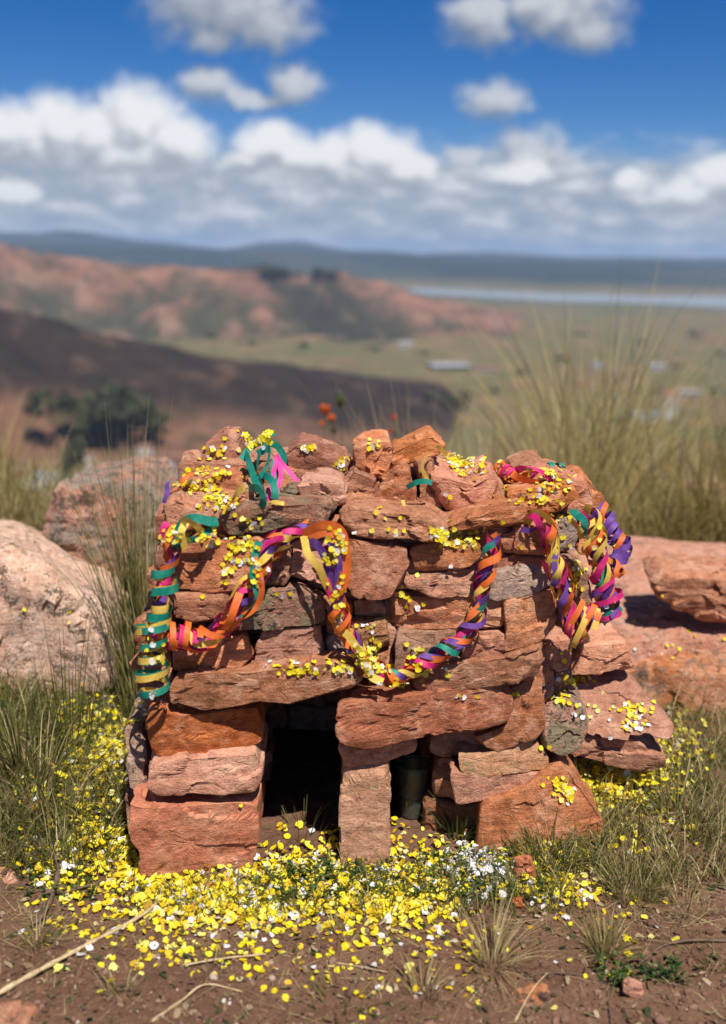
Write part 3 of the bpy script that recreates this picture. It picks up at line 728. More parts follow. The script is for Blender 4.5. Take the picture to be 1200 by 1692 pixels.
def frames(C):
    n = len(C); Tn = [(C[min(i + 1, n - 1)] - C[max(i - 1, 0)]).normalized() for i in range(n)]
    up = Vector((0, -1, 0)); N = []
    for t in Tn:
        v = up - t * up.dot(t); v = v.normalized() if v.length > 1e-4 else N[-1]; up = v; N.append(v)
    return Tn, N, [t.cross(v) for t, v in zip(Tn, N)]
def twist(parent, pts, cols, Rr=.0135, pitch=.072, w=.0125, sgn=1, seed=0, phase=0):
    rg = random.Random(seed); C = spline(pts); Tn, N, B = frames(C); n = len(C)
    s = [0]
    for i in range(1, n): s.append(s[-1] + (C[i] - C[i - 1]).length)
    for k_, cl in enumerate(cols):
        ph = phase + k_ * 2 * math.pi / len(cols); a1_, a2_ = rg.uniform(0, 6), rg.uniform(0, 6); rr0 = Rr * rg.uniform(.86, 1.1)
        i0 = int(rg.uniform(0, .03) * n); i1 = n - int(rg.uniform(0, .03) * n)
        P, Wd = [], []
        for i in range(i0, i1):
            th = sgn * 2 * math.pi * s[i] / pitch + ph + .75 * math.sin(s[i] * 27 + a1_) + .3 * math.sin(s[i] * 71 + a2_)
            rr = rr0 * (.92 + .28 * math.sin(s[i] * 47 + a2_) + .12 * math.sin(s[i] * 143 + a1_))
            rd = N[i] * math.cos(th) + B[i] * math.sin(th); tg = N[i] * -math.sin(th) + B[i] * math.cos(th)
            dr_ = (Tn[i] + tg * (sgn * 2 * math.pi * rr / pitch)).normalized()
            wd = dr_.cross(rd).normalized()
            wd = (wd * math.cos(.22 * math.sin(s[i] * 47 + a2_)) + rd * math.sin(.28 * math.sin(s[i] * 47 + a2_))).normalized()
            P.append(C[i] + rd * rr); Wd.append(wd)
        V, F = strip_mesh(P, Wd, w * .88 * rg.uniform(.8, 1.1)); add_strip(V, F, cl, parent)
def coil(parent, base, top, rad, turns, colour, w=.0085, ph=0, seed=0, taper_=.0, squash=1.0):
    """a springy curl hanging around the line top -> base"""
    rg = random.Random(seed); n = int(turns * 34); a, b_ = Vector(top), Vector(base); axd = (b_ - a); L_ = axd.length; axn = axd.normalized() if L_ > 1e-6 else Vector((0, 0, -1))
    sx = axn.cross(Vector((0, 1, 0))); sx = sx.normalized() if sx.length > .1 else Vector((1, 0, 0)); sy = axn.cross(sx).normalized(); P, Wd = [], []
    for i in range(n + 1):
        t = i / n; th = ph + t * turns * 2 * math.pi + .8 * math.sin(t * 11 + seed * 1.7); r_ = rad * (1 + taper_ * t + .22 * math.sin(t * 9 + seed))
        P.append(a + axd * t + sx * (math.cos(th) * r_) + sy * (math.sin(th) * r_ * squash)); Wd.append((axn + sx * .18 * math.sin(th * .5 + seed)).normalized())
    V, F = strip_mesh(P, Wd, w); add_strip(V, F, colour, parent)
def ribbon(parent, pts, colour, w=.011, tw=0.0, ph=0.0):
    C = spline(pts); Tn, N, B = frames(C); n = len(C); P, Wd = [], []
    for i in range(n):
        th = ph + tw * i / n; Wd.append(B[i] * math.cos(th) + N[i] * math.sin(th))
    V, F = strip_mesh(C, Wd, w); add_strip(V, F, colour, parent)
GR = 'twisted paper streamers hung on the stone shrine'
def gpath(l, off=-.028): return [atW(q[0], q[1], off if len(q) < 3 else q[2]) for q in l]
A5 = ['orange', 'purple', 'magenta', 'yellow', 'orange', 'teal']
t1 = empty('paper_streamer', atW(370, 980, -.03), 'twisted multicolour paper streamer swagging down the left half of the shrine front', 'streamer', GR)
p1 = gpath([(512, 872, -.02), (470, 886), (440, 912), (425, 950), (400, 990), (378, 1025), (350, 1052), (318, 1064), (285, 1052), (262, 1048, -.01)])
twist(t1, p1[1:], ['orange', 'purple', 'magenta', 'orange', 'yellow', 'magenta'], Rr=.0165, pitch=.15, w=.0125, seed=1)
twist(t1, p1[:4], ['purple', 'orange', 'yellow', 'magenta'], Rr=.010, pitch=.07, seed=2)
coil(t1, atW(330, 1058, -.035), atW(262, 1040, -.03), .019, 3.2, 'orange', seed=3); coil(t1, atW(322, 1060, -.03), atW(266, 1046, -.03), .016, 3.0, 'magenta', ph=2, seed=4)
ribbon(t1, gpath([(428, 895, -.04), (418, 940, -.05), (424, 985, -.055), (410, 1010, -.05), (392, 1022, -.04)]), 'teal', tw=1.5)
ribbon(t1, gpath([(418, 920, -.045), (432, 965, -.06), (425, 1000, -.055), (402, 1018, -.045)]), 'orange', tw=-1.0)
ribbon(t1, gpath([(396, 980, -.05), (384, 1015, -.06), (372, 1040, -.05)]), 'orange', tw=.6)
t2 = empty('paper_streamer', atW(640, 1000, -.03), 'twisted multicolour paper streamer forming the U shaped swag across the centre of the shrine', 'streamer', GR)
p2 = gpath([(500, 872), (530, 872), (556, 898), (560, 940), (556, 980), (560, 1020), (580, 1060), (606, 1092), (635, 1117), (672, 1112), (712, 1090), (755, 1062), (782, 1030), (795, 985), (803, 940), (812, 905), (818, 876, -.03)])
twist(t2, p2[6:], ['orange', 'purple', 'magenta', 'orange', 'yellow', 'purple', 'teal'], Rr=.0125, pitch=.085, w=.0120, seed=5)
twist(t2, p2[3:8], ['orange', 'orange', 'yellow', 'purple', 'magenta'], Rr=.0135, pitch=.10, seed=6)
ribbon(t2, gpath([(500, 884, -.03), (530, 868, -.05), (562, 876, -.06), (572, 915, -.06), (570, 960, -.055), (550, 992, -.05)]), 'orange', w=.013, tw=.5)
ribbon(t2, gpath([(512, 890, -.04), (545, 880, -.055), (566, 905, -.06), (566, 950, -.055), (548, 985, -.045)]), 'orange', w=.010, tw=1.2)
ribbon(t2, gpath([(508, 895, -.035), (524, 900, -.05), (540, 930, -.055), (548, 968, -.05), (560, 1000, -.045)]), 'purple', w=.013, tw=.6)
ribbon(t2, gpath([(535, 878, -.04), (552, 905, -.06), (560, 935, -.06), (556, 975, -.05)]), 'purple', w=.012, tw=.8)
ribbon(t2, gpath([(502, 885, -.03), (508, 912, -.05), (528, 940, -.055), (542, 972, -.05), (560, 1000, -.04)]), 'yellow', w=.011, tw=-.6)
ribbon(t2, gpath([(540, 900, -.045), (550, 935, -.05), (545, 975, -.05), (565, 1010, -.04)]), 'magenta', w=.010, tw=.9)
coil(t2, atW(575, 1040, -.035), atW(548, 1005, -.035), .017, 1.8, 'orange', seed=8)
ribbon(t2, gpath([(555, 1040, -.04), (575, 1050, -.05), (598, 1085, -.05), (612, 1115, -.045), (632, 1128, -.05)]), 'yellow', w=.012, tw=.7)
t3 = empty('paper_streamer', atW(945, 950, -.03), 'long looped magenta yellow and orange streamer hanging at the right corner of the shrine', 'streamer', GR)
p3 = gpath([(868, 870, -.01), (892, 858, -.03), (910, 878, -.045), (912, 920, -.045), (928, 960, -.045), (938, 1000, -.04), (948, 1035, -.035), (975, 1042, -.03)])
twist(t3, p3[:5], ['yellow', 'orange', 'magenta', 'magenta', 'purple'], Rr=.0125, pitch=.10, seed=9)
twist(t3, p3[3:], ['yellow', 'magenta', 'orange', 'purple', 'yellow'], Rr=.0140, pitch=.14, seed=10)
for i, (cl, r_) in enumerate([('orange', .030), ('magenta', .026), ('orange', .023), ('purple', .019), ('yellow', .032)]):
    coil(t3, atW(978, 1030 + 3 * i, -.05), atW(950, 1012 + 4 * i, -.04), r_, 1.7, cl, ph=i, seed=11 + i, squash=.45, w=.009)
ribbon(t3, gpath([(866, 868, -.01), (885, 848, -.03), (905, 856, -.05), (918, 890, -.05), (915, 935, -.05)]), 'yellow', w=.014, tw=.9)
t4 = empty('paper_streamer', atW(985, 930, -.02), 'yellow and purple curled streamer hanging second from the right end of the shrine', 'streamer', GR)
p4 = gpath([(952, 858, -.01), (975, 858, -.03), (985, 895, -.035), (990, 930, -.035), (1000, 965, -.03), (1008, 1000, -.03)])
twist(t4, p4, ['yellow', 'orange', 'purple', 'yellow', 'teal', 'magenta'], Rr=.0145, pitch=.095, seed=15)
coil(t4, atW(1010, 1020, -.04), atW(996, 960, -.03), .022, 2.4, 'magenta', seed=16); coil(t4, atW(1008, 1015, -.04), atW(990, 970, -.03), .018, 2.0, 'purple', ph=1, seed=17)
coil(t4, atW(1010, 1016, -.04), atW(1005, 1008, -.04), .024, 1.1, 'teal', ph=2, seed=18, squash=.6); coil(t4, atW(985, 905, -.03), atW(968, 865, -.02), .018, 1.8, 'yellow', seed=19)
t5 = empty('paper_streamer', atW(1025, 900, .06), 'purple curled streamer with an orange band at the far right end of the shrine', 'streamer', GR)
twist(t5, gpath([(985, 842, .09), (1005, 862, .07), (1022, 892, .05), (1025, 920, .04), (1008, 948, .03), (990, 960, .02)]), ['purple', 'purple', 'orange', 'purple'], Rr=.0150, pitch=.050, w=.011, seed=20)
twist(t5, gpath([(980, 838, .09), (1002, 858, .08), (1018, 880, .07)]), ['orange', 'purple'], Rr=.008, pitch=.12, seed=21)
coil(t5, atW(1012, 950, .02), atW(992, 935, .02), .020, 1.6, 'orange', seed=22)
t6 = empty('paper_streamer', atW(255, 1000, -.02), 'teal and yellow curled streamer dangling down the left edge of the shrine', 'streamer', GR)
twist(t6, gpath([(276, 872, .0), (284, 895, -.02), (282, 930, -.02), (270, 965, -.02), (266, 1000, -.02), (262, 1035, -.02)]), ['orange', 'purple', 'orange', 'magenta'], Rr=.0105, pitch=.07, seed=23)
coil(t6, atW(262, 1035, -.03), atW(276, 930, -.03), .017, 2.8, 'teal', seed=24, w=.012); coil(t6, atW(262, 1035, -.03), atW(274, 950, -.03), .014, 3.0, 'yellow', ph=2.4, seed=25, w=.012)
coil(t6, atW(252, 1145, -.03), atW(252, 1030, -.03), .021, 4.6, 'teal', seed=26, w=.010); coil(t6, atW(252, 1150, -.03), atW(252, 1036, -.03), .021, 4.6, 'yellow', ph=1.2, seed=27, w=.010)
ribbon(t6, gpath([(292, 905, -.02), (298, 870, -.03), (320, 856, -.04), (348, 862, -.04), (360, 860, -.03)]), 'teal', w=.013, tw=.9)
ribbon(t6, gpath([(300, 895, -.02), (325, 890, -.04), (350, 874, -.03), (356, 866, -.02)]), 'teal', w=.009, tw=.4)
ribbon(t6, gpath([(300, 875, -.03), (306, 860, -.05), (320, 866, -.06), (334, 878, -.04)]), 'yellow', w=.010, tw=1.0)
ribbon(t6, gpath([(308, 862, -.04), (300, 880, -.05), (306, 908, -.04)]), 'yellow', w=.010, tw=.5)
t7 = empty('paper_streamer', atW(440, 770, .06), 'teal paper streamer draped in loops over the stones at the top left of the shrine', 'streamer', GR)
for l, cl in [([(404, 745, .14), (412, 765, .08), (420, 790, .04), (430, 812, .02)], 'teal'), ([(445, 732, .14), (432, 745, .10), (424, 775, .07), (432, 800, .03), (438, 830, .01)], 'teal'),
              ([(410, 742, .15), (430, 730, .14), (455, 735, .12), (468, 752, .09), (470, 768, .07)], 'teal'), ([(437, 785, .03), (450, 795, .01), (455, 815, .0), (452, 824, .0)], 'teal'),
              ([(412, 806, .02), (428, 808, -.01), (436, 825, -.02), (432, 838, -.01)], 'teal'), ([(400, 760, .12), (415, 738, .14), (440, 722, .16), (455, 716, .17)], 'teal'),
              ([(425, 750, .1), (445, 742, .09), (440, 770, .06), (428, 790, .04)], 'teal'), ([(455, 760, .09), (452, 785, .06), (460, 800, .04)], 'teal')]:
    ribbon(t7, gpath(l), cl, w=.011, tw=rnd.uniform(.4, 1.4))
t8 = empty('paper_streamer', atW(465, 790, .04), 'magenta paper strip forked in two at the top left of the shrine', 'streamer', GR)
for l in ([(458, 752, .08), (452, 785, .05), (447, 810, .03), (443, 828, .01)], [(458, 754, .08), (464, 780, .05), (460, 805, .03), (456, 822, .01)], [(456, 752, .08), (470, 770, .06), (484, 786, .05), (494, 795, .045)]):
    ribbon(t8, gpath(l), 'pink', w=.0068, tw=.8)
t9 = empty('paper_streamer', atW(865, 785, .1), 'orange and magenta twisted streamer lying on top of the shrine at the right', 'streamer', GR)
twist(t9, gpath([(824, 776, .14), (845, 786, .09), (870, 790, .06), (900, 786, .07), (915, 792, .10)]), ['orange', 'magenta', 'orange', 'pink', 'yellow'], Rr=.013, pitch=.12, seed=30)
coil(t9, atW(840, 785, .10), atW(828, 772, .12), .013, 2.0, 'orange', seed=31); coil(t9, atW(850, 790, .08), atW(836, 780, .10), .011, 1.5, 'magenta', seed=32)
t10 = empty('paper_streamer', atW(915, 775, .2), 'short teal curl standing up behind the top right stones of the shrine', 'streamer', GR)
coil(t10, atW(930, 782, .16), atW(906, 780, .16), .014, 1.2, 'teal', seed=33)
t11 = empty('paper_streamer', atW(700, 795, .04), 'thin yellow and teal strips caught between the upright stones on top', 'streamer', GR)
ribbon(t11, gpath([(738, 752, .08), (722, 738, .07), (704, 755, .05), (698, 775, .04), (708, 796, .03)]), 'yellow', w=.007, tw=1)
ribbon(t11, gpath([(672, 806, .03), (688, 797, .02), (705, 796, .02), (714, 798, .02)]), 'teal', w=.008, tw=.4)
ribbon(t11, gpath([(666, 826, .04), (668, 838, .03), (667, 846, .02)]), 'yellow', w=.005)
t12 = empty('paper_streamer', atW(390, 830, .02), 'single pale yellow paper strip standing up in front of the top left stones', 'streamer', GR)
ribbon(t12, gpath([(404, 804, .02), (392, 814, -.01), (382, 830, -.015), (372, 846, -.005)]), 'yellow', w=.013, tw=.8)
ribbon(t12, gpath([(438, 836, .0), (452, 830, -.01), (470, 832, -.01)]), 'yellow', w=.006, tw=.8)
t13 = empty('paper_streamer', atW(270, 818, .1), 'purple paper strip end poking out at the top left corner of the shrine', 'streamer', GR)
ribbon(t13, gpath([(272, 832, .08), (277, 815, .08), (276, 800, .09), (284, 790, .1)]), 'purple', w=.008, tw=1)
ribbon(t13, gpath([(296, 800, .1), (306, 790, .1), (318, 780, .11)]), 'orange', w=.007, tw=1)

# ------------------------------------------------------------------ drinking glass in the right opening
gb = atZ(680, 1352, 0); gb = Vector((gb.x, gb.y, g1(gb.x, gb.y)))
glass = empty('drinking_glass', gb, 'clear ribbed plastic cup with a little liquid standing in the dark right opening', 'cup')
def lathe(name, prof, mat, parent, seg=40, loc=(0, 0, 0)):
    V = np.array([[r_ * math.cos(2 * math.pi * j / seg), r_ * math.sin(2 * math.pi * j / seg), z_] for r_, z_ in prof for j in range(seg)])
    F = np.array([[i * seg + j, i * seg + (j + 1) % seg, (i + 1) * seg + (j + 1) % seg, (i + 1) * seg + j] for i in range(len(prof) - 1) for j in range(seg)])
    return link(name, mesh_np(name, V, F), mat, parent, loc)
m, T, out = newmat('clear_plastic'); p = T.n('ShaderNodeBsdfPrincipled', {'Base Color': (.55, .60, .52, 1), 'Roughness': .12, 'IOR': 1.45}); p.inputs['Transmission Weight'].default_value = .93
T.L.new(p.outputs[0], out.inputs[0]); GL = m
rib = [(.0195 + .0065 * t / 20 + (.0006 if t % 2 else 0), .002 + .090 * t / 20) for t in range(21)]
lathe('cup_body', [(.0001, .001), (.019, .001)] + rib + [(r_ - .0012, z_) for r_, z_ in rib[::-1]] + [(.0001, .003)], GL, glass)
lathe('cup_rim', [(.0262, .090), (.0282, .0915), (.0286, .093), (.028, .0945), (.0262, .095), (.0252, .093), (.0262, .090)], GL, glass)
m, T, out = newmat('milky_liquid'); p = T.n('ShaderNodeBsdfPrincipled', {'Base Color': (.40, .38, .22, 1), 'Roughness': .3}); T.L.new(p.outputs[0], out.inputs[0])
lathe('liquid', [(.0001, .038), (.0195, .038), (.0198, .041), (.0001, .041)], m, glass)

# ------------------------------------------------------------------ petals
def leafmat(name, stops, trans=.3, rough=.6, attr=True, spec=.3):
    m, T, out = newmat(name)
    if attr: f = T.n('ShaderNodeAttribute', attribute_name='tint').outputs['Fac']
    else: f = T.n('ShaderNodeObjectInfo').outputs['Random']
    c = T.ramp(f, stops)
    p = T.n('ShaderNodeBsdfPrincipled', {'Roughness': rough}); p.inputs['Specular IOR Level'].default_value = spec
    T.L.new(c, p.inputs['Base Color']); tr = T.n('ShaderNodeBsdfTranslucent'); T.L.new(c, tr.inputs[0]); mx = T.n('ShaderNodeMixShader', {0: trans})
    T.L.new(p.outputs[0], mx.inputs[1]); T.L.new(tr.outputs[0], mx.inputs[2]); T.L.new(mx.outputs[0], out.inputs[0]); return m
YS = [(0, (.42, .24, .03)), (.08, (.72, .48, .02)), (.3, (.82, .64, .015)), (.7, (.86, .76, .03)), (.93, (.84, .79, .22)), (1, (.70, .62, .34))]
WS = [(0, (.45, .38, .30)), (.12, (.66, .62, .58)), (.5, (.80, .78, .78)), (1, (.84, .83, .88))]
YP, YPo = leafmat('yellow_petal', YS), leafmat('yellow_petal_single', YS, attr=False)
WP, WPo = leafmat('white_petal', WS), leafmat('white_petal_single', WS, attr=False)
def petal_shapes(n=18):
    outp = []
    for i in range(n):
        rg = np.random.RandomState(50 + i); k_ = 9; a = np.arange(k_) / k_ * 2 * math.pi
        r_ = 1 + rg.normal(size=k_) * .07; r_[0] *= rg.uniform(.45, .95); el_ = rg.uniform(.75, 1.15)
        x, y = np.cos(a) * r_, np.sin(a) * r_ * el_; cu = rg.uniform(-.2, .8); fo = rg.uniform(-.7, .7)
        z = cu * (x * x + y * y) * .5 + fo * x * np.abs(y) + rg.normal(size=k_) * .10
        V = np.vstack([[0, 0, 0], np.stack([x, y, z], 1)]); F = np.array([[0, 1 + j, 1 + (j + 1) % k_] for j in range(k_)])
        outp.append((V, F))
    return outp
PS = petal_shapes()
def rotmat(n_, spin):
    n_ = n_ / np.linalg.norm(n_); a = np.array([1., 0, 0]) if abs(n_[0]) < .9 else np.array([0, 1., 0])
    u = np.cross(a, n_); u /= np.linalg.norm(u); v = np.cross(n_, u); c_, s_ = math.cos(spin), math.sin(spin)
    return np.stack([u * c_ + v * s_, -u * s_ + v * c_, n_], 1)
petals = []   # (pos, normal, size, white)
# clusters on the ground: centre px, radii px, count, share of white, lift
GC = [(145,1290,55,85,520,.10,.05),(190,1270,26,90,240,.1,.05),(150,1390,80,55,480,.12,.02),(90,1440,60,40,150,.15,.01),(230,1440,60,40,260,.15,.01),(330,1475,100,28,480,.22,.012),(300,1500,110,40,260,.2,.006),
      (470,1458,110,48,430,.28,.010),(600,1458,120,46,380,.22,.010),(700,1458,100,42,240,.22,.010),(430,1505,90,25,260,.25,.006),(640,1500,100,28,320,.15,.006),
      (805,1432,52,24,420,.93,.012),(880,1430,60,40,260,.15,.02),(880,1400,50,40,150,.1,.02),(1000,1305,75,42,800,.04,.04),(965,1345,28,44,420,.02,.03),(1060,1290,80,40,480,.12,.05),
      (900,1470,80,28,200,.35,.008),(940,1390,70,40,150,.1,.02),(1080,1370,60,40,60,.2,.01),(1120,1230,60,35,90,.15,.015),(1100,1180,40,25,50,.15,.01),(600,1400,200,40,140,.15,.01),
      (130,1240,60,40,120,.15,.04),(60,1330,60,80,60,.2,.02),(200,1130,20,60,40,.2,.05),
      (300,1560,190,60,150,.25,.0),(650,1545,220,50,120,.2,.0),(600,1610,330,55,70,.25,.0),(120,1520,110,50,50,.3,.0),(950,1480,120,60,50,.3,.0),(480,1480,250,40,240,.3,.003),(1020,1560,120,80,14,.2,.0)]
for cx, cy, rx, ry, n, wf, lift in GC:
    g_ = rs.normal(size=(int(n * 1.25), 2)) * .52
    for gx_, gy_ in g_:
        px, py = cx + gx_ * rx, cy + gy_ * ry
        p = gpx(px, py) if lift == 0 else atZ(px, py, 0)
        z = g1(p.x, p.y) + .0025 + rs.rand() ** 1.6 * lift
        nn = np.array([rs.normal() * .3, rs.normal() * .3, 1.0]) if lift < .001 else np.array([rs.normal() * .5, rs.normal() * .5 - .1, 1.0])
        petals.append((np.array([p.x, p.y, z]), nn, float(np.clip(rs.lognormal(math.log(.0045), .27), .0028, .0074)), rs.rand() < wf * (.55 if wf < .9 else 1), True))
bvh = BVHTree.FromPolygons(np.concatenate(BV_V).tolist(), np.concatenate(BV_F).tolist(), all_triangles=True)
SC = [(355,745,28,16,26),(345,785,34,14,60),(330,800,40,10,60),(362,832,26,12,60),(345,815,30,8,30),(430,722,26,12,120),(415,735,18,8,40),(437,714,14,6,40),(510,740,16,6,16),(565,765,12,8,26),
      (615,735,22,5,16),(760,762,24,14,170),(780,775,30,14,40),(735,820,8,8,6),(732,885,18,8,40),(755,895,28,6,60),(750,878,30,6,30),(790,868,40,8,14),(838,795,8,12,26),(900,800,34,14,40),(925,790,22,8,34),(880,825,50,10,24),
      (925,857,14,6,26),(948,945,12,20,60),(620,850,30,10,6),(425,860,20,12,14),(405,900,22,14,44),(375,950,12,18,18),(400,925,20,10,20),(440,935,14,14,22),(350,890,28,8,36),(425,965,20,14,8),
      (500,985,40,10,6),(550,930,14,30,50),(565,895,8,16,24),(560,1000,10,30,40),(600,1085,22,14,60),(625,1060,14,10,30),(612,1035,18,12,14),(615,1105,26,10,60),(650,1130,26,6,60),(500,1106,40,7,60),(545,1100,24,8,26),
      (480,1090,6,12,6),(610,880,60,8,14),(580,965,20,10,6),(668,985,8,10,10),(680,1080,20,16,20),(700,1110,40,12,14),(685,1000,14,6,6),(790,1148,60,4,10),(955,1124,26,5,40),(925,1155,18,8,34),(1045,1180,26,16,44),(1055,1200,20,10,24),(985,1180,40,25,18),
      (925,1300,16,12,60),(940,1310,10,14,30),(905,1235,10,10,4),(210,1195,14,4,26),(283,885,14,16,20),(300,890,16,10,20),(258,1060,14,40,18),(240,1150,20,10,10),(232,1170,12,8,12),
      (1000,900,30,60,12),(1060,1000,60,25,10),(1100,1070,60,40,12),(1170,1050,40,30,6),(940,905,16,14,6),(330,960,60,30,6),(700,930,50,40,5),(330,1350,60,40,3),(300,1170,40,6,4),(100,1010,80,60,6),(930,1080,30,60,6),(880,910,20,30,4),(630,1345,12,20,1)]
for cx, cy, rx, ry, n in SC:
    for _ in range(int(n * .8)):
        px, py = cx + rs.normal() * .6 * rx, cy + rs.normal() * .6 * ry
        d = ray(px, py).normalized(); hit, nrm, idx, dist = bvh.ray_cast(Vector((0, 0, EYE)), d)
        if hit is None or dist > 3.4: continue
        if nrm.dot(d) > 0: nrm = -nrm
        if nrm.z < -.1: continue
        wf = .12 if (cx, cy) not in ((1045,1180),(1055,1200),(985,1180),(668,985)) else .3
        if nrm.z < .25 and n < 26: wf = .25
        nn = np.array(list(nrm)) + rs.normal(size=3) * .2; pos = np.array(list(hit)) + np.array(list(nrm)) * (.0018 + .003 * rs.rand())
        petals.append((pos, nn, rs.uniform(.0028, .0050), rs.rand() < wf, False))
# the 300 that show largest lie loose on the ground nearest the viewer and are things of their own
order = sorted([i for i, p in enumerate(petals) if p[4]], key=lambda i: np.linalg.norm(petals[i][0] - np.array([0, 0, EYE])))[:300]
solo = set(order)
PM = {}
for w_ in (0, 1):
    for i, (V, F) in enumerate(PS): me = mesh_np('petal', V, F); me.materials.append(WPo if w_ else YPo); PM[(w_, i)] = me
for i in order:
    pos, nn, sz, wh, _ = petals[i]
    o = bpy.data.objects.new('petal', PM[(int(wh), i % len(PS))]); COL.objects.link(o)
    M3 = rotmat(nn, rs.rand() * 6.28) * sz; M4 = Matrix([[*M3[0], pos[0]], [*M3[1], pos[1]], [*M3[2], pos[2]], [0, 0, 0, 1]]); o.matrix_world = M4
    if wh: tag(o, 'loose white petal scattered on the brown soil in front of the shrine', 'petal', 'loose white petals on the soil')
    else: tag(o, 'loose yellow petal scattered on the brown soil in front of the shrine', 'petal', 'loose yellow petals on the soil')
for wh, nm, lab, mt in ((False, 'yellow_petals', 'yellow petals heaped round the foot of the shrine and over its stones', YP), (True, 'white_petals', 'white petals mixed among the yellow ones round the shrine', WP)):
    parts, tint = [], []
    for i, (pos, nn, sz, w_, _) in enumerate(petals):
        if w_ != wh or i in solo: continue
        V, F = PS[i % len(PS)]; parts.append(((V * sz) @ rotmat(nn, rs.rand() * 6.28).T + pos, F)); tint += [rs.rand()] * len(V)
    V, F = merge(parts); me = mesh_np(nm, V, F); setcol(me, tint); tag(link(nm, me, mt), lab, 'petals', kind='stuff')

# ------------------------------------------------------------------ grass
def blades(root, length, azm, lean, bend, width, seg=4):
    n = len(root); t = np.linspace(0, 1, seg + 1); P = np.zeros((n, seg + 1, 3)); P[:, 0] = root
    for k_ in range(1, seg + 1):
        ang = lean + bend * (t[k_] - .5 / seg) ** 1.3; L_ = (length / seg)[:, None]
        P[:, k_] = P[:, k_ - 1] + L_ * np.stack([np.sin(ang) * np.sin(azm), np.sin(ang) * np.cos(azm), np.cos(ang)], 1)
    tw = azm + rs.normal(size=n) * .9
    side = np.stack([np.cos(tw), -np.sin(tw), np.zeros(n)], 1)
    wv = (1 - t ** 1.6) * .5 + .06
    A = P - side[:, None] * (width[:, None] * wv)[..., None]; B = P + side[:, None] * (width[:, None] * wv)[..., None]
    V = np.stack([A, B], 2).reshape(-1, 3); base = (np.arange(n) * (seg + 1) * 2)[:, None]
    F = np.concatenate([np.stack([base[:, 0] + 2 * k_, base[:, 0] + 2 * k_ + 1, base[:, 0] + 2 * k_ + 3, base[:, 0] + 2 * k_ + 2], 1) for k_ in range(seg)])
    return V, F, np.repeat(np.arange(n), (seg + 1) * 2)
GREEN = leafmat('grass_blades', [(0, (.060, .080, .020)), (.35, (.120, .130, .036)), (.6, (.24, .215, .070)), (.8, (.42, .34, .15)), (1, (.60, .49, .28))], trans=.45, rough=.5)
GOLD = leafmat('dry_tall_grass', [(0, (.11, .10, .030)), (.4, (.24, .19, .060)), (.75, (.42, .33, .11)), (1, (.60, .48, .24))], trans=.4, rough=.55)
HERB = leafmat('small_green_leaves', [(0, (.018, .045, .012)), (.5, (.045, .085, .020)), (1, (.10, .14, .035))], trans=.25, rough=.45)
def N_(n, a, s_): return np.abs(rs.normal(size=n) * s_ + a)
def field_px(regions):
    R_ = []
    for cx, cy, rx, ry, n in regions:
        for gx_, gy_ in rs.uniform(-1, 1, size=(n, 2)):
            p = atZ(cx + gx_ * rx, cy + gy_ * ry, 0); R_.append((p.x, p.y, 0))
    R_ = np.array(R_); R_[:, 2] = ghf(R_[:, 0], R_[:, 1]) - .004; return R_
def inside_shrine(Rt):
    x, y = Rt[:, 0], Rt[:, 1]; yf = Y0 + WY * (x + .3)
    return (x > -.36) & (x < .32) & (y > yf - .01) & (y < 1.9)
def atp(Rt, q, cx, cy, rx, ry):
    c = atZ(cx, cy, 0); ex = atZ(cx + rx, cy, 0) - c; ey = atZ(cx, cy - ry, 0) - c
    return ((Rt[:, 0] - c.x) / ex.length) ** 2 + ((Rt[:, 1] - c.y) / ey.length) ** 2 < 1
def grass_stuff(name, label, regions, ln, w_, tint, lean=(.1, .5), bend=(.2, 1.4), mat=GREEN, keep=None):
    Rt = field_px(regions)
    # clumping
    cl_ = fbm(np.stack([Rt[:, 0] * 16, Rt[:, 1] * 16, Rt[:, 2] * 0], 1), 3); Rt = Rt[(cl_ + rs.normal(size=len(Rt)) * .12) > -.12]
    Rt = Rt[~inside_shrine(Rt)]; pm = (atp(Rt, .50, 150, 1310, 62, 90) | atp(Rt, .5, 1000, 1310, 80, 45)); Rt = Rt[~pm | (rs.rand(len(Rt)) < .6)]; n = len(Rt)
    L_ = np.clip(rs.lognormal(math.log(ln), .4, n), ln * .3, ln * 2.6)
    V, F, own = blades(Rt, L_, rs.uniform(0, 6.283, n), rs.uniform(*lean, n), rs.uniform(*bend, n), rs.uniform(.7, 1.3, n) * w_)
    me = mesh_np(name, V, F); tn = np.clip(rs.normal(size=n) * tint[1] + tint[0], 0, 1); setcol(me, tn[own]); tag(link(name, me, mat), label, 'grass', kind='stuff')
grass_stuff('grass_cover', 'mixed green and straw coloured grass thick on the left of the shrine', [(90,1170,150,80,2200),(90,1290,135,90,3400),(70,1400,120,50,1500),(200,1250,30,120,900),(60,1210,120,60,1300)], .055, .0022, (.48, .24))
grass_stuff('grass_cover', 'grass growing thinly on the right of the shrine', [(1060,1320,150,80,3400),(1100,1230,110,50,1700),(930,1400,90,50,1500),(1000,1440,120,50,900),(1160,1400,70,70,600)], .045, .0019, (.60, .24))
grass_stuff('grass_cover', 'short grass coming up through the petals at the foot of the shrine', [(620,1460,350,55,4600),(470,1410,60,25,500),(740,1385,60,25,900),(300,1480,100,30,350)], .026, .0018, (.40, .24))
grass_stuff('dry_litter', 'broken dry straw and grass stems littering the bare soil', [(600,1600,640,100,2600),(600,1500,620,60,2600),(120,1500,160,60,900),(1080,1500,130,80,700)], .034, .0011, (.80, .2), lean=(1.2, 1.58), bend=(-.1, .25))
grass_stuff('grass_cover', 'grass along the edge of the hilltop behind the rocks', [(700,905,700,30,3800),(120,915,300,28,2000),(1050,890,320,10,1500)], .13, .0033, (.72, .2))
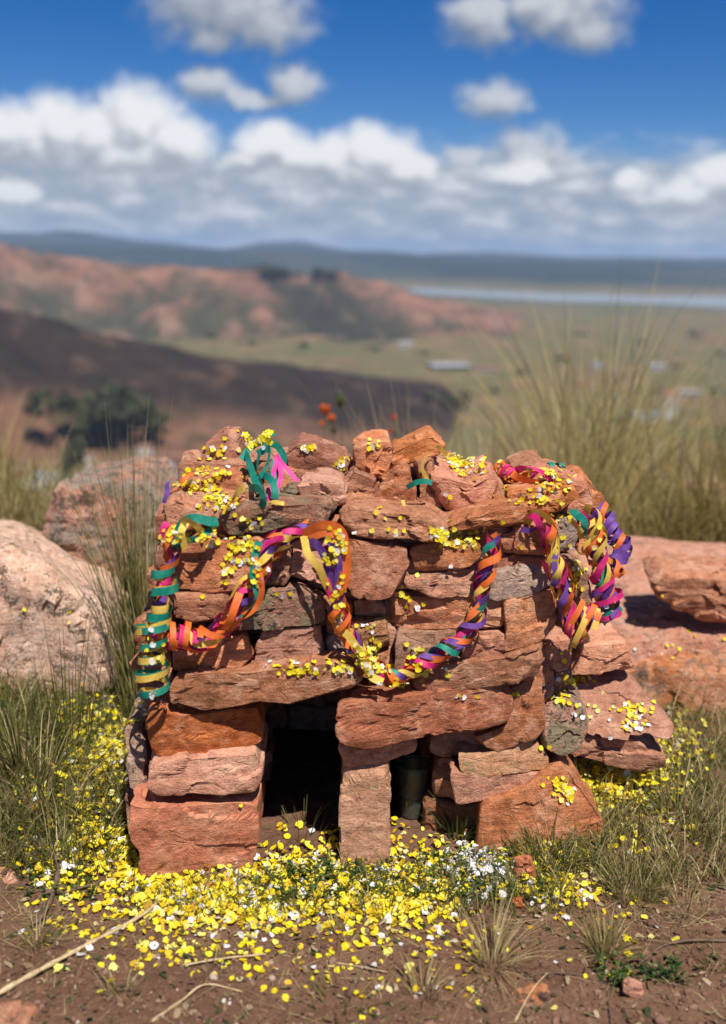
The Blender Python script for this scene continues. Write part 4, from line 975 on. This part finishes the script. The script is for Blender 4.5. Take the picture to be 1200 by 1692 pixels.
side_ = np.stack([np.concatenate([rs.uniform(-2.4, -.95, 2600), rs.uniform(.75, 2.4, 2600), rs.uniform(-.5, .6, 600)]), np.concatenate([rs.uniform(.9, 3.4, 5200), rs.uniform(2.0, 3.2, 600)])], 1)
Rt = np.column_stack([side_, ghf(side_[:, 0], side_[:, 1]) - .004]); cl_ = fbm(np.stack([Rt[:, 0] * 4, Rt[:, 1] * 4, Rt[:, 2] * 0], 1), 3); Rt = Rt[cl_ > -.05]; n = len(Rt)
V, F, own = blades(Rt, np.clip(rs.lognormal(math.log(.07), .4, n), .02, .18), rs.uniform(0, 6.283, n), rs.uniform(.1, .6, n), rs.uniform(.2, 1.3, n), rs.uniform(.7, 1.3, n) * .0028)
me = mesh_np('grass_cover', V, F); setcol(me, np.clip(rs.normal(size=n) * .22 + .6, 0, 1)[own]); tag(link('grass_cover', me, GREEN), 'patchy grass scattered over the hilltop to either side of the shrine', 'grass', kind='stuff')
def herbs(regions, name, label, size=.0065):
    Rt = field_px(regions); Rt = Rt[~inside_shrine(Rt)]; parts, tn = [], []
    for q in Rt:
        hh = rs.uniform(.006, .030); k_ = rs.randint(5, 10); tv = rs.rand(); ln_ = rs.normal(size=2) * .25
        for j in range(k_):
            f = (j + 1) / k_; a = j * 2.4 + rs.rand(); s_ = size * rs.uniform(.6, 1.2); c_, d_ = math.cos(a), math.sin(a); up = rs.uniform(.1, .7)
            b0 = np.array([q[0] + ln_[0] * hh * f, q[1] + ln_[1] * hh * f, q[2] + hh * f]); dv = np.array([c_, d_, up]) * s_; sv = np.array([-d_, c_, 0]) * s_ * .38
            parts.append((np.array([b0, b0 + dv * .55 + sv, b0 + dv * 1.15, b0 + dv * .55 - sv]), np.array([[0, 1, 2, 3]]))); tn += [np.clip(tv + rs.normal() * .15, 0, 1)] * 4
    V, F = merge(parts); me = mesh_np(name, V, F, False); setcol(me, tn); tag(link(name, me, HERB), label, 'plants', kind='stuff')
herbs([(660,1450,240,45,520),(520,1430,80,40,160),(740,1375,50,26,190),(900,1390,90,50,240),(1050,1290,110,60,220),(470,1405,45,18,80),(150,1430,120,60,130),(1060,1610,80,14,60),(90,1200,110,80,200)], 'low_herbs', 'small leafy green weeds growing low among the petals')
def tuft(name, label, group, base, n, ln, spread, lean, bend, w_, tint, mat=GREEN, azc=None, azs_=3.14, seg=5):
    a = rs.uniform(0, 6.283, n); r_ = spread * np.sqrt(rs.rand(n)); Rt = np.stack([np.sin(a) * r_, np.cos(a) * r_, np.zeros(n) - .01], 1)
    azm = a if azc is None else azc + rs.uniform(-azs_, azs_, n)
    L_ = ln * np.clip(rs.normal(size=n) * .2 + .85, .3, 1.25)
    V, F, own = blades(Rt, L_, azm, np.abs(rs.normal(size=n)) * lean, rs.uniform(bend[0], bend[1], n), rs.uniform(.7, 1.3, n) * w_, seg)
    me = mesh_np(name, V, F); tn = np.clip(rs.normal(size=n) * tint[1] + tint[0], 0, 1); setcol(me, tn[own])
    o = link(name, me, mat, loc=base); tag(o, label, 'grass tuft', group); return o
def on_ground(px, py):
    return gpx(px, py)
g0 = on_ground(226, 1185)
b0 = Vector((-.50, 1.78, 0)); 
def base_at(px, Y): 
    p = atY(px, 1000, Y); return Vector((p.x, Y, g1(p.x, Y)))
tuft('grass_tuft', 'tall dense green brown bunch grass standing between the pale boulder and the shrine', None, base_at(232, 1.86), 330, .52, .04, .12, (.0, .5), .0022, (.62, .22), azc=-.7, azs_=1.4)
tuft('grass_tuft', 'upright dark green rushes in front of the pale boulder', None, base_at(100, 1.70), 34, .30, .05, .12, (.0, .35), .0026, (.25, .15))
tuft('grass_tuft', 'spreading green grass clump low at the left edge by the boulder', None, base_at(18, 1.66), 220, .15, .07, .45, (.2, 1.3), .0032, (.40, .2))
tuft('grass_tuft', 'arching straw coloured grass clump at the left edge below the boulder', None, base_at(40, 1.56), 200, .17, .08, .5, (.4, 1.5), .0024, (.70, .18))
tuft('grass_tuft', 'green grass clump hugging the left side of the shrine', None, base_at(185, 1.60), 120, .10, .06, .35, (.1, 1.0), .0024, (.50, .22))
tuft('grass_tuft', 'green grass clump left of the yellow petal drift', None, base_at(110, 1.50), 200, .10, .07, .5, (.2, 1.2), .0026, (.42, .22))
def gtuft(px, py, lab, n=150, ln=.06, sp_=.016, lean=.6, tint=(.66, .2), bend=(.2, 1.0), w_=.0016):
    p = on_ground(px, py); tuft('grass_tuft', lab, None, p, n, ln, sp_, lean, bend, w_, tint)
gtuft(1000, 1568, 'round spiky pale green grass tuft on the bare soil at lower right', 190, .055, tint=(.72, .16))
gtuft(812, 1590, 'straggly dry straw tuft on the soil below the white petals', 120, .10, lean=.9, tint=(.86, .12))
gtuft(845, 1480, 'small upright green tuft just below the white petal patch', 60, .06, tint=(.5, .2))
gtuft(1045, 1478, 'feathery grey green tuft right of the petals above the round tuft', 200, .075, .03, .5, (.62, .2))
gtuft(905, 1425, 'broad green tuft with yellow petals at the corner of the lowest right stone', 150, .07, .03, .5, (.38, .18), w_=.003)
gtuft(960, 1370, 'loose green tuft growing beside the lowest right stone', 120, .09, .03, .5, (.45, .2))
gtuft(1120, 1345, 'wispy straw tuft at the right edge of the petals', 120, .10, .03, .6, (.72, .2))
gtuft(560, 1540, 'tiny sparse green tuft on the soil below the pillar', 40, .04, .01, .7, (.5, .2))
gtuft(1130, 1500, 'thin grey tuft at the far right on bare soil', 80, .05, .03, .7, (.7, .2))
gtuft(560, 1660, 'sparse grass seedlings at the bottom edge of the soil', 50, .06, .03, .6, (.4, .25))
gtuft(760, 1378, 'dark green tuft in the mouth of the right opening', 120, .075, .022, .35, (.15, .12), w_=.0028)
gtuft(500, 1375, 'few dark blades of grass inside the left opening', 26, .09, .04, .5, (.35, .2))
gtuft(1000, 1270, 'long thin stems leaning beside the slanting slab at right', 10, .24, .02, .25, (.85, .1))
gtuft(700, 1640, 'flat straw tuft near the bottom edge right of centre', 90, .06, lean=1.1, tint=(.8, .15))
gtuft(350, 1600, 'tiny green seedling tuft on the bare soil below the left pier', 40, .035, tint=(.45, .2))
gtuft(200, 1640, 'little dry tuft on the soil at lower left', 60, .045, lean=1.0, tint=(.75, .2))
gtuft(60, 1560, 'thin green and straw tuft at the left edge of the bare soil', 90, .06, lean=.9, tint=(.6, .25))
gtuft(1180, 1600, 'short green tuft at the right edge of the bare soil', 70, .045, lean=.8, tint=(.45, .2))
gtuft(640, 1520, 'small green tuft among scattered petals below the right opening', 60, .04, lean=.8, tint=(.4, .2))
gtuft(430, 1530, 'small green tuft among scattered petals below the left opening', 60, .035, lean=.8, tint=(.4, .2))
# tall grass behind, out of focus
BG = 'tall dry grass tufts on the slope behind the shrine'
tall = [(800, 3.5, .46, 70, .66, .3), (860, 4.1, .62, 60, .74, .3), (905, 3.4, .66, 80, .80, .3), (950, 3.3, .78, 120, .84, .34), (985, 3.5, .82, 110, .84, .3), (1030, 4.2, .80, 70, .72, .3), (1085, 3.6, .58, 70, .6, .3), (1150, 4.0, .56, 70, .5, .3), (1200, 3.5, .50, 80, .45, .3), (1245, 4.2, .62, 60, .45, .3), (880, 3.1, .34, 150, .62, .35), (980, 3.1, .36, 110, .7, .35), (1070, 3.1, .34, 100, .6, .35), (1140, 3.2, .36, 110, .5, .35), (1195, 3.2, .34, 110, .5, .35), (820, 3.1, .28, 120, .5, .35), (1190, 4.8, .66, 60, .4, .2), (930, 4.9, .70, 50, .6, .2), (760, 3.3, .34, 60, .75, .4)]
for px, Y, ln, nb, tt, le in tall:
    gold = tt > .7; tuft('tall_grass', 'bright golden grass tuft fanning up behind the right half of the shrine' if gold else 'olive brown blurred grass tuft on the slope behind the shrine at right', 'golden tall grass tufts behind the shrine' if gold else 'olive grass tufts on the slope behind the shrine', base_at(px, Y), nb, ln, .10, le, (.1, .9), .0040, (tt, .2), GOLD)
for px, Y, ln, lab in [(20, 3.0, .28, 'blurred green grass tuft behind the pale boulder at the left edge'), (70, 3.3, .24, 'blurred yellow green grass tuft just left of the crusty red rock'), (-20, 3.4, .36, 'blurred grass tuft cut by the left edge of the picture')]:
    tuft('tall_grass', lab, None, base_at(px, Y), 90, ln, .09, .25, (.1, .7), .0040, (.5, .25), GOLD)
for px, Y, ln, n, lab in [(690, 3.0, .62, 26, 'pale dry stems rising behind the centre of the shrine'), (640, 3.3, .48, 16, 'thin pale stems left of the centre behind the shrine'), (770, 3.0, .36, 30, 'short straw coloured stems behind the upright stones'), (150, 3.2, .30, 7, 'few tall pale stems behind the crusty red rock'), (560, 3.1, .40, 14, 'sparse stems around the orange flowers')]:
    tuft('tall_grass', lab, None, base_at(px, Y), n, ln, .09, .22, (.1, .6), .0042, (.9, .1), GOLD)
# flowering plants behind
FL = leafmat('flower_heads', [(0, (.62, .05, .01)), (1, (.75, .20, .02))], attr=True)
def flowerplant(px, py, Y, lab, heads, tint):
    b_ = base_at(px, Y); root = empty('flowering_plant', b_, lab, 'flower')
    for hx, hy, hr, kind_ in heads:
        h_ = atY(hx, hy, Y) - b_; C = spline([Vector((0, 0, 0)), h_ * .5 + Vector((.02, 0, 0)), h_], .03); n = len(C)
        V = np.array([list(c_ + Vector((math.cos(a), math.sin(a), 0)) * .003) for c_ in C for a in (0, 2.1, 4.2)]); F = np.array([[3 * i + j, 3 * i + (j + 1) % 3, 3 * i + 3 + (j + 1) % 3, 3 * i + 3 + j] for i in range(n - 1) for j in range(3)])
        me = mesh_np('stem', V, F); setcol(me, [.3] * len(V)); link('stem', me, GREEN, root)
        parts = []
        for j in range(46):
            d = rs.normal(size=3); d /= np.linalg.norm(d); sz = hr * rs.uniform(.25, .45); Vp, Fp = PS[j % len(PS)]; parts.append(((Vp * sz) @ rotmat(d, rs.rand() * 6).T + np.array(list(h_)) + d * hr * rs.uniform(.4, .9), Fp))
        V, F = merge(parts); me = mesh_np('flower_head' if kind_ == 'f' else 'leaf_cluster', V, F); setcol(me, [tint if kind_ == 'f' else .75] * len(V)); link(me.name.split('.')[0], me, FL if kind_ == 'f' else HERB, root)
flowerplant(545, 740, 4.2, 'orange flowered plant with green leaves behind the shrine left of centre', [(536, 675, .024, 'f'), (548, 690, .018, 'f'), (561, 662, .026, 'l'), (532, 700, .012, 'f'), (552, 712, .016, 'l')], .6)
flowerplant(650, 740, 4.4, 'small red flowered plant behind the shrine centre', [(652, 690, .013, 'f'), (645, 712, .010, 'f'), (656, 716, .012, 'l')], .1)

# ------------------------------------------------------------------ things lying on the ground
BARK = leafmat('dry_stalks', [(0, (.10, .055, .035)), (.5, (.32, .22, .12)), (1, (.52, .40, .23))], trans=0, attr=False)
def stalk(pxs, rad, label, tint, name='dry_stalk', cat='stalk'):
    P = [gpx(a, b_) for a, b_ in pxs]; P = [p + Vector((0, 0, rad * 1.2 + (q[2] if False else 0))) for p, q in zip(P, pxs)]
    C = spline(P, .006); n = len(C); V = []
    Tn, N, B = frames(C)
    for i, c_ in enumerate(C):
        r_ = rad * (1 - .6 * i / n) * (1 + .2 * math.sin(i * 1.3))
        for a in (0, 1.26, 2.51, 3.77, 5.03): V.append(list(c_ + (N[i] * math.cos(a) + B[i] * math.sin(a)) * r_ + Vector((0, 0, .003 * math.sin(i * .17)))))
    F = np.array([[5 * i + j, 5 * i + (j + 1) % 5, 5 * i + 5 + (j + 1) % 5, 5 * i + 5 + j] for i in range(n - 1) for j in range(5)])
    m_ = bpy.data.materials.get('stalk_%s' % ('dark' if tint < .3 else 'straw'))
    if m_ is None:
        m_, T, out = newmat('stalk_%s' % ('dark' if tint < .3 else 'straw')); tcn = T.n('ShaderNodeTexCoord'); nz = T.noise(tcn.outputs['Object'], 180, 4, .6)
        c_ = T.ramp(nz, [(.3, (.07, .040, .026) if tint < .3 else (.30, .20, .10)), (.7, (.16, .10, .07) if tint < .3 else (.58, .46, .27))]); p = T.n('ShaderNodeBsdfPrincipled', {'Roughness': .8}); T.L.new(c_, p.inputs['Base Color']); T.L.new(p.outputs[0], out.inputs[0])
    tag(link(name, mesh_np(name, np.array(V), F), m_), label, cat)
stalk([(-30, 1665), (60, 1615), (150, 1560), (250, 1508), (268, 1470), (264, 1440)], .0042, 'thick pale straw stalk lying across the lower left corner', 1)
stalk([(300, 1598), (400, 1585), (480, 1576), (560, 1592), (640, 1612)], .0016, 'long thin straw lying below the left pier', 1)
stalk([(250, 1692), (300, 1660), (340, 1632), (400, 1640)], .0022, 'pair of short straw stems near the bottom edge left of centre', 1)
stalk([(60, 1400), (95, 1430), (92, 1470), (70, 1520), (50, 1535)], .0065, 'dark curved root at the left edge of the petal drift', .1, 'root', 'root')
stalk([(70, 1478), (110, 1480), (150, 1470)], .004, 'short dark twig pointing right from the curved root', .1, 'twig', 'twig')
stalk([(1230, 1560), (1110, 1562), (1060, 1590), (1008, 1632), (1010, 1700)], .0024, 'bent brown dead stem on the soil at lower right', .1, 'dry_stalk')
stalk([(880, 1612), (950, 1614), (1008, 1632)], .0014, 'thin side twig joining the bent brown stem', .1, 'twig', 'twig')
stalk([(1230, 1370), (1130, 1345), (1060, 1350), (1000, 1330)], .0016, 'thin straw stem lying over the grass at right', 1)
stalk([(-20, 1375), (60, 1395), (140, 1425), (190, 1450)], .0018, 'straw stem lying across the grass at left', 1)
stalk([(850, 1692), (880, 1640), (905, 1610)], .0014, 'short pale straw near the bottom right of the buried stone', 1)
def ground_stone(pts, label, mat, dep=.04, sink=0.0, cat='stone', flat=False):
    c = gpx(sum(p[0] for p in pts) / len(pts), max(p[1] for p in pts))
    if flat: o = stone_obj('ground_stone', [atZ(px, py, c.z + .008) for px, py in pts], 'Z', .04, SM[mat], fine=1.2, bev=.006, rough=1.0, cuts=5, bvh=False, taper=-.2)
    else: o = stone_obj('ground_stone', [atY(px, py, c.y) for px, py in pts], 'Y', dep, SM[mat], fine=1.2, bev=.004, rough=.8, cuts=7, bvh=False, taper=.15)
    o.location.z -= sink + (.005 if flat else 0); tag(o, label, cat)
ground_stone([(848, 1420), (876, 1416), (888, 1452), (866, 1462), (852, 1455)], 'small red stone chip standing beside the white petals', 'orange', .015)
ground_stone([(845, 1650), (850, 1628), (880, 1614), (905, 1622), (900, 1655)], 'half buried reddish stone in the soil at the bottom', 'dull', flat=True)
ground_stone([(848, 1490), (862, 1485), (866, 1500), (850, 1504)], 'tiny red pebble below the stone chip', 'orange', .012)
ground_stone([(1030, 1640), (1045, 1626), (1064, 1634), (1060, 1650), (1038, 1650)], 'small pale pebble on the soil at lower right', 'pink', .02)
ground_stone([(-20, 1445), (-10, 1428), (22, 1430), (26, 1446), (0, 1455)], 'pink stone half covered at the left edge', 'pink', flat=True)
ground_stone([(-30, 1680), (-10, 1648), (40, 1644), (60, 1656), (50, 1680), (0, 1692)], 'dark brown stone half sunk in the lower left corner', 'dull', flat=True)
# pebbles and soil crumbs
ico = bmesh.new(); bmesh.ops.create_icosphere(ico, subdivisions=1, radius=1); IV = np.array([list(v.co) for v in ico.verts]); IF = np.array([[v.index for v in f.verts] for f in ico.faces]); ico.free()
parts, tn = [], []
for i in range(6500):
    p = atZ(rs.uniform(-60, 1260), rs.uniform(1400, 1720), 0); s_ = rs.lognormal(math.log(.0015), .6); s_ = min(s_, .0075)
    V = IV * (1 + rs.normal(size=(len(IV), 1)) * .2) * s_ * rs.uniform(.6, 1.2, 3); parts.append((V + [p.x, p.y, g1(p.x, p.y) + s_ * .3], IF)); tn += [rs.rand()] * len(IV)
V, F = merge(parts); me = mesh_np('soil_crumbs', V, F, False); setcol(me, tn)
CR = leafmat('crumb_soil', [(0, (.09, .048, .030)), (.7, (.17, .09, .058)), (.93, (.24, .14, .10)), (1, (.45, .36, .28))], trans=0, rough=.95)
tag(link('soil_crumbs', me, CR), 'crumbs of soil and grit on the bare ground', 'grit', kind='stuff')

parts, tn = [], []
for i in range(1000):
    p = atZ(rs.uniform(-60, 1260), rs.uniform(1390, 1720), 0)
    if inside_shrine(np.array([[p.x, p.y, 0]]))[0]: continue
    s_ = rs.uniform(.002, .0085); V, F = PS[i % len(PS)]; V = V * (s_, s_ * rs.uniform(.25, .6), s_)
    parts.append((V @ rotmat(np.array([rs.normal() * .35, rs.normal() * .35, 1]), rs.rand() * 6.28).T + [p.x, p.y, g1(p.x, p.y) + .0025], F)); tn += [rs.rand()] * len(V)
V, F = merge(parts); me = mesh_np('leaf_litter', V, F); setcol(me, tn)
tag(link('leaf_litter', me, leafmat('dead_leaf_bits', [(0, (.018, .035, .012)), (.22, (.05, .06, .02)), (.3, (.10, .06, .035)), (.8, (.20, .13, .075)), (1, (.36, .28, .18))], trans=.1, rough=.85)), 'brown bits of dead leaf littering the bare soil', 'leaf litter', kind='stuff')

# ------------------------------------------------------------------ far trees and the town in the valley
TREE = leafmat('far_tree_leaves', [(0, (.018, .026, .012)), (.6, (.045, .055, .022)), (1, (.10, .10, .035))], trans=.1, rough=.8)
TRK, T, out = newmat('tree_bark'); p = T.n('ShaderNodeBsdfPrincipled', {'Base Color': (.10, .07, .05, 1), 'Roughness': .9}); T.L.new(p.outputs[0], out.inputs[0])
def tree_meshes(sd, lumps=7, per=60):
    rg = np.random.RandomState(sd); parts, tn = [], []
    for l in range(lumps):
        c_ = np.array([rg.normal() * .28, rg.normal() * .28, .6 + rg.normal() * .16]); r_ = rg.uniform(.16, .3)
        for j in range(per):
            d = rg.normal(size=3); d /= np.linalg.norm(d); q = c_ + d * r_ * rg.uniform(.6, 1.05); s_ = rg.uniform(.04, .09); Vp, Fp = PS[j % len(PS)]
            parts.append(((Vp * s_) @ rotmat(d + rg.normal(size=3) * .5, rg.rand() * 6).T + q, Fp)); tn += [rg.rand()] * len(Vp)
    V, F = merge(parts); cm = mesh_np('crown', V, F); setcol(cm, tn); cm.materials.append(TREE)
    a = np.arange(6) / 6 * 6.283; V = np.concatenate([np.stack([np.cos(a) * r_, np.sin(a) * r_, np.full(6, z_)], 1) for r_, z_ in ((.05, -.1), (.035, .3), (.015, .7))]); F = np.array([[6 * i + j, 6 * i + (j + 1) % 6, 6 * i + 6 + (j + 1) % 6, 6 * i + 6 + j] for i in range(2) for j in range(6)])
    tm = mesh_np('trunk', V, F); tm.materials.append(TRK); return cm, tm
TM = [tree_meshes(200 + i) for i in range(3)]
tb = BVHTree.FromPolygons([tuple(v) for v in np.stack([TX, TY, H], -1).reshape(-1, 3).tolist()], grid_faces(len(azs), len(radii)).tolist())
def onland(px, py):
    hit = tb.ray_cast(Vector((0, 0, EYE)) + ray(px, py).normalized() * 20, ray(px, py).normalized())
    return hit[0] if hit[0] is not None else atZ(px, py, PLAIN)
def far_tree(px, py, wpx, hpx, label, group=None, k_=0):
    b_ = onland(px, py); D = b_.length; sx, sz = wpx / FPX * D, hpx / FPX * D
    root = empty('tree', b_, label, 'tree', group); cm, tm = TM[k_ % 3]
    for nm, me in (('crown', cm), ('trunk', tm)):
        o = link(nm, me, None, root); o.scale = (sx, sx, sz); o.rotation_euler = (0, 0, rnd.uniform(0, 6))
far_tree(150, 738, 110, 100, 'broad dark tree blurred on the slope left of the shrine', None, 0)
far_tree(195, 735, 80, 85, 'dark tree at the right side of the broad dark tree', None, 1)
far_tree(245, 722, 42, 42, 'small round dark tree standing apart between the grove and the shrine', None, 2)
far_tree(122, 800, 36, 70, 'yellow green tree among the houses behind the crusty rock', None, 1)
for i, (px, py, w_, h_) in enumerate([(735, 672, 30, 22), (760, 676, 34, 26), (712, 668, 26, 20), (436, 462, 20, 22), (450, 464, 22, 20), (520, 458, 26, 16), (545, 460, 24, 16), (470, 460, 20, 14)]):
    far_tree(px, py, w_, h_, 'small dark tree on the ridge line of a far hill', 'small dark trees on the ridges', i)
sc = [(860, 620), (930, 600), (1010, 640), (1120, 610), (1180, 650), (820, 650), (900, 690), (1060, 575), (1150, 560), (960, 555), (1090, 650), (700, 590), (620, 580), (500, 575), (410, 572), (350, 560), (1020, 700), (1190, 590)]
for i, (px, py) in enumerate(sc): far_tree(px, py, rnd.uniform(10, 22), rnd.uniform(8, 14), 'small blurred tree dotted on the green brown plain', 'small trees dotted over the plain', i)
def plainmat(name, col, rough=.8):
    m, T, out = newmat(name); tcn = T.n('ShaderNodeTexCoord'); nz = T.noise(tcn.outputs['Object'], .6, 4, .6); c_ = T.mix(T.mrange(nz, .3, .7, 0, .5), col, tuple(v * .7 for v in col))
    p = T.n('ShaderNodeBsdfPrincipled', {'Roughness': rough}); T.L.new(c_, p.inputs['Base Color']); T.L.new(p.outputs[0], out.inputs[0]); return m
HM = {'white': plainmat('white_render', (.50, .47, .43)), 'brick': plainmat('adobe_brick', (.34, .17, .11)), 'grey': plainmat('grey_render', (.36, .35, .34)), 'tin': plainmat('tin_roof', (.40, .42, .44), .5), 'red': plainmat('red_tile_roof', (.26, .12, .085)), 'blue': plainmat('blue_roof', (.24, .31, .36), .5), 'dark': plainmat('window_glass', (.04, .05, .06), .2)}
def box(parts, x0, x1, y0, y1, z0, z1_):
    V = np.array([[x, y, z] for x in (x0, x1) for y in (y0, y1) for z in (z0, z1_)], float); parts.append((V, np.array([[0, 1, 3, 2], [4, 6, 7, 5], [0, 4, 5, 1], [2, 3, 7, 6], [0, 2, 6, 4], [1, 5, 7, 3]])))
def house(px, py, wpx, hpx, wall, roof, label, group=None, rot=0, nwin=3):
    b_ = onland(px, py); D = b_.length; w_, h_ = wpx / FPX * D, hpx / FPX * D; d_ = w_ * .7
    root = empty('house', b_, label, 'house', group); root.rotation_euler = (0, 0, rot)
    pr = []; box(pr, -w_ / 2, w_ / 2, -d_ / 2, d_ / 2, -3, h_); V, F = merge(pr); link('wall', mesh_np('wall', V, F, False), HM[wall], root)
    o_ = .06 * w_; rh = h_ * .28
    V = np.array([[-w_/2-o_, -d_/2-o_, h_], [w_/2+o_, -d_/2-o_, h_], [w_/2+o_, d_/2+o_, h_], [-w_/2-o_, d_/2+o_, h_], [-w_/2-o_, 0, h_+rh], [w_/2+o_, 0, h_+rh]]); V[:, 2] += .05
    link('roof', mesh_np('roof', V, [[0, 1, 5, 4], [3, 4, 5, 2], [0, 4, 3], [1, 2, 5], [0, 3, 2, 1]], False), HM[roof], root)
    for i in range(nwin):
        x = (i + .5) / nwin * w_ - w_ / 2; pr = []; box(pr, x - w_ * .06, x + w_ * .06, -d_ / 2 - .08, -d_ / 2 + .1, h_ * .4, h_ * .75); V, F = merge(pr); link('window', mesh_np('window', V, F, False), HM['dark'], root)
hs_ = [(80, 800, 34, 14, 'white', 'blue', 'pale house with a blue roof in the valley behind the crusty rock'), (60, 845, 30, 40, 'blue', 'tin', 'tall bluish building in the valley at the left behind the boulder'), (165, 790, 36, 14, 'white', 'tin', 'white house with a tin roof below the grove'),
       (200, 775, 30, 12, 'grey', 'red', 'grey house with a red roof nearest the grove'), (235, 800, 34, 16, 'white', 'tin', 'white house just behind the tip of the tall bunch grass'), (270, 790, 26, 20, 'grey', 'tin', 'grey house right of the white ones in the valley'), (295, 770, 26, 16, 'brick', 'red', 'brick house partly behind the top left stone'),
       (30, 790, 30, 12, 'brick', 'red', 'brick house at the far left of the valley'), (140, 760, 26, 10, 'white', 'red', 'small white house with a red roof below the broad dark tree'), (248, 822, 30, 16, 'brick', 'tin', 'brick house lowest in the valley beside the grass tips'), (305, 805, 24, 16, 'white', 'blue', 'white house with a blue roof touching the top left stones'), (190, 812, 30, 14, 'brick', 'tin', 'brown house with tin roof behind the crusty rock')]
for i in range(16):
    house(rnd.uniform(140, 330), rnd.uniform(748, 850), rnd.uniform(16, 28), rnd.uniform(8, 14), rnd.choice(['white', 'white', 'grey', 'brick']), rnd.choice(['tin', 'red', 'tin', 'blue']), 'small blurred house among others in the valley town', 'small houses of the valley town', rnd.uniform(-.6, .6), 2)
for a in hs_: house(*a, rot=rnd.uniform(-.5, .5))
for a in [(1066, 694, 46, 10, 'white', 'blue', 'long low building with a pale blue roof on the plain at right'), (1104, 690, 22, 34, 'white', 'red', 'tall pale building beside the blue roofed building at right'), (1085, 612, 24, 8, 'grey', 'tin', 'low grey building on the plain at upper right'), (990, 610, 18, 8, 'grey', 'blue', 'tiny grey blue building behind the tall grass'), (740, 608, 60, 6, 'white', 'tin', 'long pale shed on the plain right of the dark hill'), (800, 614, 40, 6, 'white', 'red', 'low pale shed with a red roof right of the long pale shed'), (670, 572, 24, 6, 'white', 'tin', 'small white shed at the foot of the red range'), (960, 640, 26, 8, 'brick', 'red', 'red brown building half hidden by the tall grass'), (1140, 655, 30, 8, 'grey', 'tin', 'grey building at the right edge of the plain')]:
    house(*a, rot=rnd.uniform(-.4, .4))
